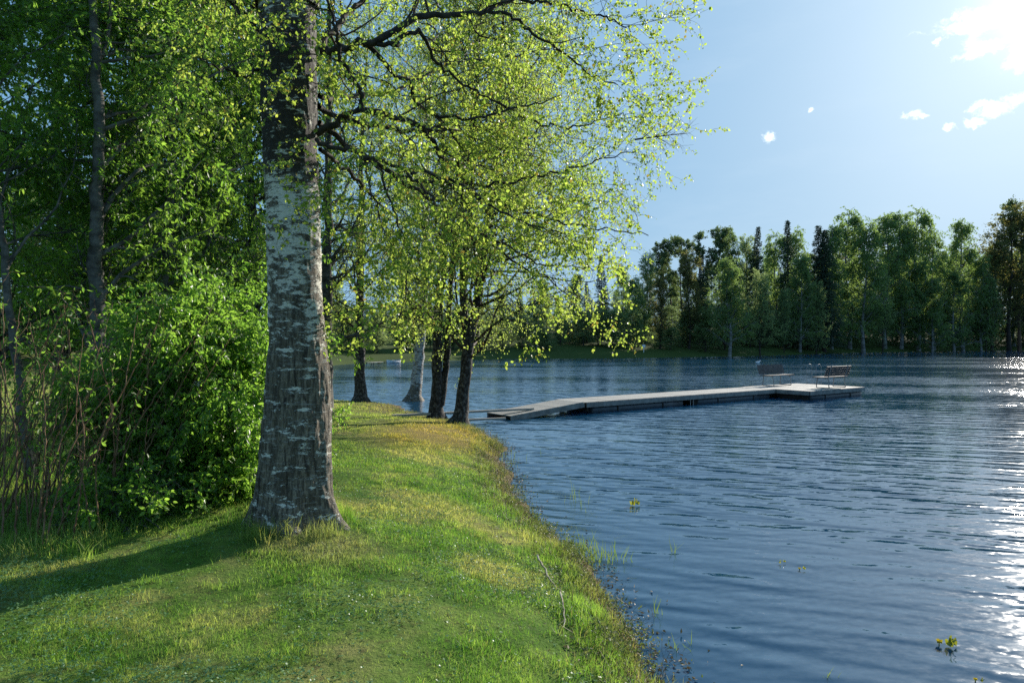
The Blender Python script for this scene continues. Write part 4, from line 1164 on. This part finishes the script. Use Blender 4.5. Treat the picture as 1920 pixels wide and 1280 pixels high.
# ------------------------------------------------------------------ forest across the lake
rf = np.random.default_rng(77)
def far_tree(kind, seed):
    """unit-height prototypes (height 20 m), origin at the foot"""
    rg_ = np.random.default_rng(seed); H = 20.0
    trunk_m = {'birch': M_far_trunk, 'spruce': M_far_dark, 'pine': M_far_red, 'round': M_far_dark, 'rust': M_far_dark}[kind]
    leaf_m = {'birch': M_far_birch, 'spruce': M_needle, 'pine': M_pine, 'round': M_far_round, 'rust': M_far_rust}[kind]
    name = {'birch': 'birch_tree', 'spruce': 'spruce_tree', 'pine': 'pine_tree', 'round': 'willow_tree', 'rust': 'aspen_tree'}[kind]
    root = bpy.data.objects.new(name, None)
    TP = resample([(0, 0, -.4), (rg_.normal(0, .15), rg_.normal(0, .15), 5), (rg_.normal(0, .3), rg_.normal(0, .3), 12), (rg_.normal(0, .2), 0, H*.97)], 24)
    tr_ = [tubes(TP[None], (np.linspace(.19, .022, 24)*(1+.4*np.exp(-np.linspace(0, 10, 24))))[None], 8)]
    limbs = []
    if kind == 'spruce':
        pts = []; dirs = []; ls = []
        for z_ in np.arange(1.2, H, .30):
            f = 1-z_/H; rad_ = (.06+3.1*f**.9)*rg_.uniform(.75, 1.1); nb = 9
            for k in range(nb):
                a_ = rg_.uniform(0, 2*np.pi); rl = rad_*rg_.uniform(.7, 1.1); n_ = int(10+34*f)
                u_ = rg_.random(n_)**.7
                r__ = u_*rl; zc = z_+.25*u_-.55*u_**2*rl*.5+rg_.normal(0, .07, n_)
                sp = rg_.normal(0, .16+.12*rl/3, n_)
                pts.append(np.stack([np.cos(a_)*r__-np.sin(a_)*sp, np.sin(a_)*r__+np.cos(a_)*sp, zc], -1))
                dirs.append(np.tile([np.cos(a_)*.7, np.sin(a_)*.7, -.45], (n_, 1)))
        P_ = np.concatenate(pts); D_ = norm(np.concatenate(dirs)+rg_.normal(0, .3, (len(P_), 3)))
        P_[:, :2] += np.stack([np.interp(P_[:, 2], TP[:, 2], TP[:, k]) for k in (0, 1)], -1)
        lf = blades(rg_, P_, D_, rg_.uniform(.14, .34, len(P_)), .36)
    else:
        cfg = {'birch': dict(n=58, t=(.10, .99), a=(28, 62), l=(3.4, 6.0), tl=.90, tr=(0, 0, .1), m=8, l2=(1.0, 2.2), tr2=(0, 0, -1.0), k=4, l3=(.5, 1.3), tr3=(0, 0, -2.2), nl=9, dr=1.0),
               'pine': dict(n=30, t=(.42, .99), a=(55, 88), l=(2.6, 4.6), tl=.55, tr=(0, 0, .6), m=9, l2=(.7, 1.5), tr2=(0, 0, .5), k=4, l3=(.3, .7), tr3=(0, 0, .6), nl=12, dr=-.2),
               'round': dict(n=60, t=(.05, .97), a=(40, 80), l=(4.6, 8.4), tl=.74, tr=(0, 0, .9), m=9, l2=(1.2, 2.6), tr2=(0, 0, -.1), k=4, l3=(.5, 1.2), tr3=(0, 0, -.5), nl=11, dr=.3),
               'rust': dict(n=52, t=(.16, .97), a=(35, 70), l=(3.6, 6.2), tl=.72, tr=(0, 0, .8), m=8, l2=(1.0, 2.0), tr2=(0, 0, .1), k=4, l3=(.4, 1.0), tr3=(0, 0, 0), nl=7, dr=.2)}[kind]
        TR_ = np.linspace(.19, .022, 24)[None]
        q1, e1 = grow(rg_, TP[None], TR_, cfg['n'], cfg['t'], cfg['a'], cfg['l'], .10, cfg['tr'], 7, .4, .3, cfg['tl'])
        gone = rg_.random(len(q1)) < .12; q1 = q1[~gone]; e1 = e1[~gone]
        q2, e2 = grow(rg_, q1, e1, cfg['m'], (.12, 1), (25, 65), cfg['l2'], .16, cfg['tr2'], 5, .5, .4, .45)
        q3, e3 = grow(rg_, q2, e2, cfg['k'], (.1, 1), (20, 65), cfg['l3'], .16, cfg['tr3'], 4, .6, .5, .3)
        limbs = [tubes(q1, np.maximum(e1, .03), 5), tubes(q2, np.maximum(e2, .014), 3)]
        l1_ = leaves(rg_, q3, cfg['nl'], (.13, .28), .62, cfg['dr'], .5, .07)
        l2_ = leaves(rg_, q2, 4, (.13, .28), .62, cfg['dr'], .5, .07, .3)
        vv_, qq_ = merge([l1_[:2], l2_[:2]]); lf = (vv_, qq_, np.r_[l1_[2], l2_[2]])
    me_ = make_mesh('trunk', [(v, q, trunk_m, None) for v, q in tr_]); smooth(me_)
    t_ = bpy.data.objects.new('trunk', me_); t_.parent = root
    c_ = bpy.data.objects.new('crown', make_mesh('crown', [(lf[0], lf[1], leaf_m, lf[2])]+[(v, q, trunk_m, None) for v, q in limbs])); c_.parent = root
    root['category'] = 'tree'; root['group'] = 'trees of the forest across the lake'
    return root


PROTO = {k: [far_tree(k, 300+i*7+ord(k[0])) for i in range(n_)] for k, n_ in (('birch', 4), ('spruce', 2), ('pine', 2), ('round', 3), ('rust', 2))}
cnt = {}
def plant(kind, px, top, d, w_, label, foot=None, group=None):
    """photo x, top y, depth, width factor"""
    x_ = (px-960)/F*d; z0 = gz(x_, d) if foot is None else foot; Hh = EYE+(640-top)/F*d-z0
    i_ = cnt.get(kind, 0); cnt[kind] = i_+1
    s_ = Hh/20.0
    w_ *= {'round': 1.5, 'birch': 1.2, 'rust': 1.25, 'spruce': 1.2}.get(kind, 1.0)
    pr = PROTO[kind][i_ % len(PROTO[kind])]
    return copy_tree(pr, (x_, d, z0), label, (s_*w_, s_*w_, s_), rf.uniform(0, 6.28), group=group)

FT = [
    ('spruce', 1127, 478, 108, 1.0, 'dark spruce left of the pines, partly behind the birch sprays'),
    ('birch', 1165, 492, 112, 1.1, 'pale birch between the left spruce and the tall pines'),
    ('birch', 1190, 520, 104, 1.2, 'lower loose birch at the foot of the pine group'),
    ('round', 1215, 478, 108, .55, 'olive broad tree at the left flank of the pines'),
    ('pine', 1240, 447, 112, 1.05, 'leftmost tall pine with a reddish crown'),
    ('pine', 1258, 440, 116, 1.0, 'second tall pine, close beside the reddish one'),
    ('pine', 1280, 441, 114, 1.05, 'slender pine in the middle of the pine group'),
    ('pine', 1310, 434, 113, 1.25, 'broad topped pine at the right of the pine group'),
    ('rust', 1292, 474, 105, .9, 'olive brown budding tree under the broad pine'),
    ('rust', 1238, 520, 102, .9, 'brownish tree at the left below the pines'),
    ('spruce', 1317, 478, 108, .75, 'narrow dark spruce right of the olive tree'),
    ('pine', 1355, 421, 116, 1.2, 'dark topped pine standing alone against the sky'),
    ('birch', 1366, 430, 120, .8, 'light narrow birch directly behind the lone pine'),
    ('birch', 1368, 482, 101.3, 1.25, 'silvery birch with a white trunk at the far waterline, left of centre'),
    ('round', 1400, 446, 122, .6, 'green rounded crown left of the first steeple spruce'),
    ('spruce', 1423, 426, 120, .85, 'steeple shaped spruce, left one of the two lone spires'),
    ('round', 1425, 512, 106, .62, 'grey green willow in front of the left spire'),
    ('birch', 1456, 430, 128, 1.0, 'thin pale birch just left of the taller spire'),
    ('spruce', 1477, 414, 123, .85, 'tall steeple spruce, right one of the two lone spires'),
    ('birch', 1494, 432, 130, 1.0, 'thin pale birch just right of the taller spire'),
    ('birch', 1500, 478, 118, 1.1, 'short bright birch below the taller spire'),
    ('spruce', 1532, 424, 128, 1.1, 'left spruce of the dark touching pair'),
    ('spruce', 1546, 432, 126, 1.25, 'right spruce of the dark touching pair'),
    ('birch', 1560, 421, 132, .9, 'airy birch top behind the dark spruce pair'),
    ('round', 1470, 545, 113, .5, 'dark bushy willow near the water under the spires'),
    ('round', 1530, 530, 119, .55, 'bluish dark willow near the water under the spruce pair'),
    ('birch', 1593, 386, 138, 1.05, 'tallest pointed birch of the middle, right of the spruces'),
    ('birch', 1619, 418, 134.5, 1.15, 'full birch with white stem at the waterline behind the right bench'),
    ('birch', 1660, 402, 144, 1.05, 'birch with thin bare top right of the tallest one'),
    ('birch', 1690, 395, 146, 1.0, 'second thin topped birch, taller than its left neighbour'),
    ('birch', 1722, 384, 147, 1.05, 'high birch with a ragged leaning crown near the right'),
    ('birch', 1752, 430, 150, .95, 'shorter birch hanging to the right of the ragged crown'),
    ('birch', 1806, 410, 152, .95, 'lone domed birch left of the big brown mass'),
    ('birch', 1748, 520, 143, 1.3, 'bright fresh green birch low beside the bank gap'),
    ('birch', 1790, 500, 148, 1.2, 'bright green birch low under the domed crown'),
    ('round', 1655, 520, 139, .5, 'dark willow at the bank between the tall birches'),
    ('rust', 1862, 440, 153, 1.0, 'brown tinted tree at the left edge of the big mass'),
    ('rust', 1893, 390, 156, 1.15, 'largest brown tinted crown close to the right edge'),
    ('pine', 1912, 368, 160, 1.1, 'pine rising behind the brown crown at the right edge'),
    ('round', 1850, 520, 152, .6, 'dark bush under the brown tinted crowns'),
    ('birch', 1842, 480, 151, .9, 'slim birch with bare white stem left of the brown mass'),
    ('rust', 1950, 380, 162, 1.1, 'brown crown just beyond the right edge of view'),
    ('round', 1990, 420, 168, .8, 'green crown farthest right past the frame'),
    ('birch', 2040, 400, 172, 1.0, 'birch past the right frame edge'),
    # behind the shore birches
    ('birch', 1080, 512, 104, 1.2, 'birch showing through the right side of the birch sprays'),
    ('spruce', 1100, 530, 100, 1.1, 'dark low spruce behind the right birch sprays'),
    ('round', 1050, 560, 96, .6, 'dark willow on the far bank behind the hanging sprays'),
    ('birch', 1006, 575, 92, 1.3, 'small birch with white stem on the grassy far bank'),
    ('birch', 1020, 520, 110, 1.1, 'taller birch behind the small white stemmed one'),
    ('spruce', 975, 540, 102, 1.1, 'spruce seen between the leaning birch and its sprays'),
    ('birch', 940, 530, 104, 1.2, 'birch seen right of the leaning trunk'),
    ('round', 900, 575, 92, .65, 'dark willow behind the leaning trunk'),
    ('round', 850, 585, 88, .6, 'dark willow behind the double trunk'),
    ('birch', 870, 550, 98, 1.1, 'birch beyond the forked stems'),
    ('round', 800, 590, 86, .6, 'dark willow behind the pale trunk'),
    ('round', 750, 595, 82, .6, 'dark willow above the moored boat'),
    ('birch', 770, 575, 92, 1.1, 'low birch above the moored boat'),
    ('round', 700, 590, 80, .6, 'dark willow above the small jetty'),
    ('birch', 715, 580, 90, 1.1, 'low birch above the small jetty'),
    ('round', 655, 575, 78, .6, 'green willow at the head of the bay'),
    ('birch', 630, 520, 82, 1.2, 'birch at the head of the bay beside the old birch'),
    ('round', 590, 540, 66, .6, 'willow at the bay shore hidden by the old trunk'),
    ('birch', 540, 440, 62, 1.1, 'birch on the bay shore behind the old trunk'),
]
for f_ in FT: plant(*f_)
# wood on the left, behind the thicket
LT = [
    ('round', 470, 470, 46, .7, 'round park tree behind the bright bird cherry'),
    ('birch', 400, 380, 50, 1.3, 'birch far behind the green shrub'),
    ('round', 330, 420, 42, .8, 'park tree behind the pale mottled trunk'),
    ('birch', 250, 330, 40, 1.3, 'tall birch deep behind the thicket'),
    ('round', 170, 380, 36, .8, 'park tree behind the slim grey trunk'),
    ('spruce', 90, 250, 38, 1.4, 'spruce deep behind the brown canes'),
    ('round', 20, 330, 34, .8, 'park tree at the left edge of the lawn behind'),
    ('birch', -80, 200, 36, 1.3, 'birch beyond the left frame edge'),
    ('spruce', 300, 300, 58, 1.4, 'far spruce between the two grey trunks'),
    ('round', 440, 500, 70, .8, 'far round tree at the end of the lawn'),
    ('birch', 130, 420, 60, 1.3, 'far birch behind the spruce on the left lawn'),
    ('round', 240, 470, 64, .9, 'far round tree behind the canes'),
]
for f_ in LT: plant(*f_, group='trees on the lawn behind the thicket')
# back rows that close the forest
kinds = ['spruce', 'birch', 'round', 'pine', 'birch', 'rust', 'spruce', 'birch']
words_ = {'spruce': 'spruce', 'birch': 'birch', 'round': 'broad tree', 'pine': 'pine', 'rust': 'budding tree'}
def back_label(kd, px):
    nm = min(FT, key=lambda f: abs(f[1]-px))
    return ('back row '+words_[kd]+' behind the '+' '.join(nm[5].split(',')[0].split()[:10])).replace('behind the behind', 'behind')
k = 0
for px in range(1110, 2000, 22):
    d_ = 128+(px-1110)*.062+rf.uniform(-6, 6)+ (8 if k % 2 else 0)
    top = np.interp(px, [1110, 1200, 1300, 1400, 1500, 1600, 1700, 1800, 1900, 2000], [545, 520, 500, 485, 480, 455, 455, 470, 450, 450])+rf.uniform(-8, 22)
    o_ = plant(kinds[k % 8], px, top, d_, 1.15 if kinds[k % 8] != 'round' else .6, back_label(kinds[k % 8], px), group='back row %ss of the far forest' % words_[kinds[k % 8]])
    k += 1
for px in range(620, 1110, 40):
    d_ = 108+rf.uniform(-4, 8); top = rf.uniform(560, 590)+(0 if px > 850 else 12)
    plant(kinds[k % 8], px, top, d_, 1.2 if kinds[k % 8] != 'round' else .6, back_label(kinds[k % 8], px), group='back row %ss behind the shore birches' % words_[kinds[k % 8]])
    k += 1
# low bushes along the far waterline
used_ = {}
def bush_label(nm):
    base_ = ' '.join(nm[5].split(',')[0].split()[:9])
    k_ = used_.get(base_, 0); used_[base_] = k_+1
    return (['low bush below the ', 'next low bush right, below the ', 'third low bush right, below the ', 'fourth low bush right, below the '][min(k_, 3)])+base_
k = 0
for px in range(590, 1960, 22):
    d_ = float(np.interp(px, [590, 700, 960, 1200, 1366, 1618, 1920], [66, 76, 88, 95, 104, 139, 170]))+rf.uniform(2, 9)
    nm = min(FT, key=lambda f: abs(f[1]-px))
    plant('round', px+rf.uniform(-10, 10), float(rf.uniform(572, 622)), d_, rf.uniform(1.0, 1.4), bush_label(nm), group='low bushes along the far bank')
    k += 1
k = 0; usedb = {}
for px in range(600, 1960, 24):
    d_ = float(np.interp(px, [590, 700, 960, 1200, 1366, 1618, 1920], [66, 76, 88, 95, 104, 139, 170]))+rf.uniform(14, 24)
    nm = min(FT, key=lambda f: abs(f[1]-px)); base_ = ' '.join(nm[5].split(',')[0].split()[:9]); n_ = usedb.get(base_, 0); usedb[base_] = n_+1
    plant('round', px+rf.uniform(-8, 8), float(rf.uniform(555, 590)), d_, rf.uniform(1.1, 1.5), ['shaded young tree behind the ', 'second shaded young tree behind the ', 'third shaded young tree behind the '][min(n_, 2)]+base_, group='shaded young trees inside the far forest')
for ks in PROTO.values():
    for r_ in ks:
        for c_ in list(r_.children): bpy.data.objects.remove(c_)
        bpy.data.objects.remove(r_)
print('scene built')
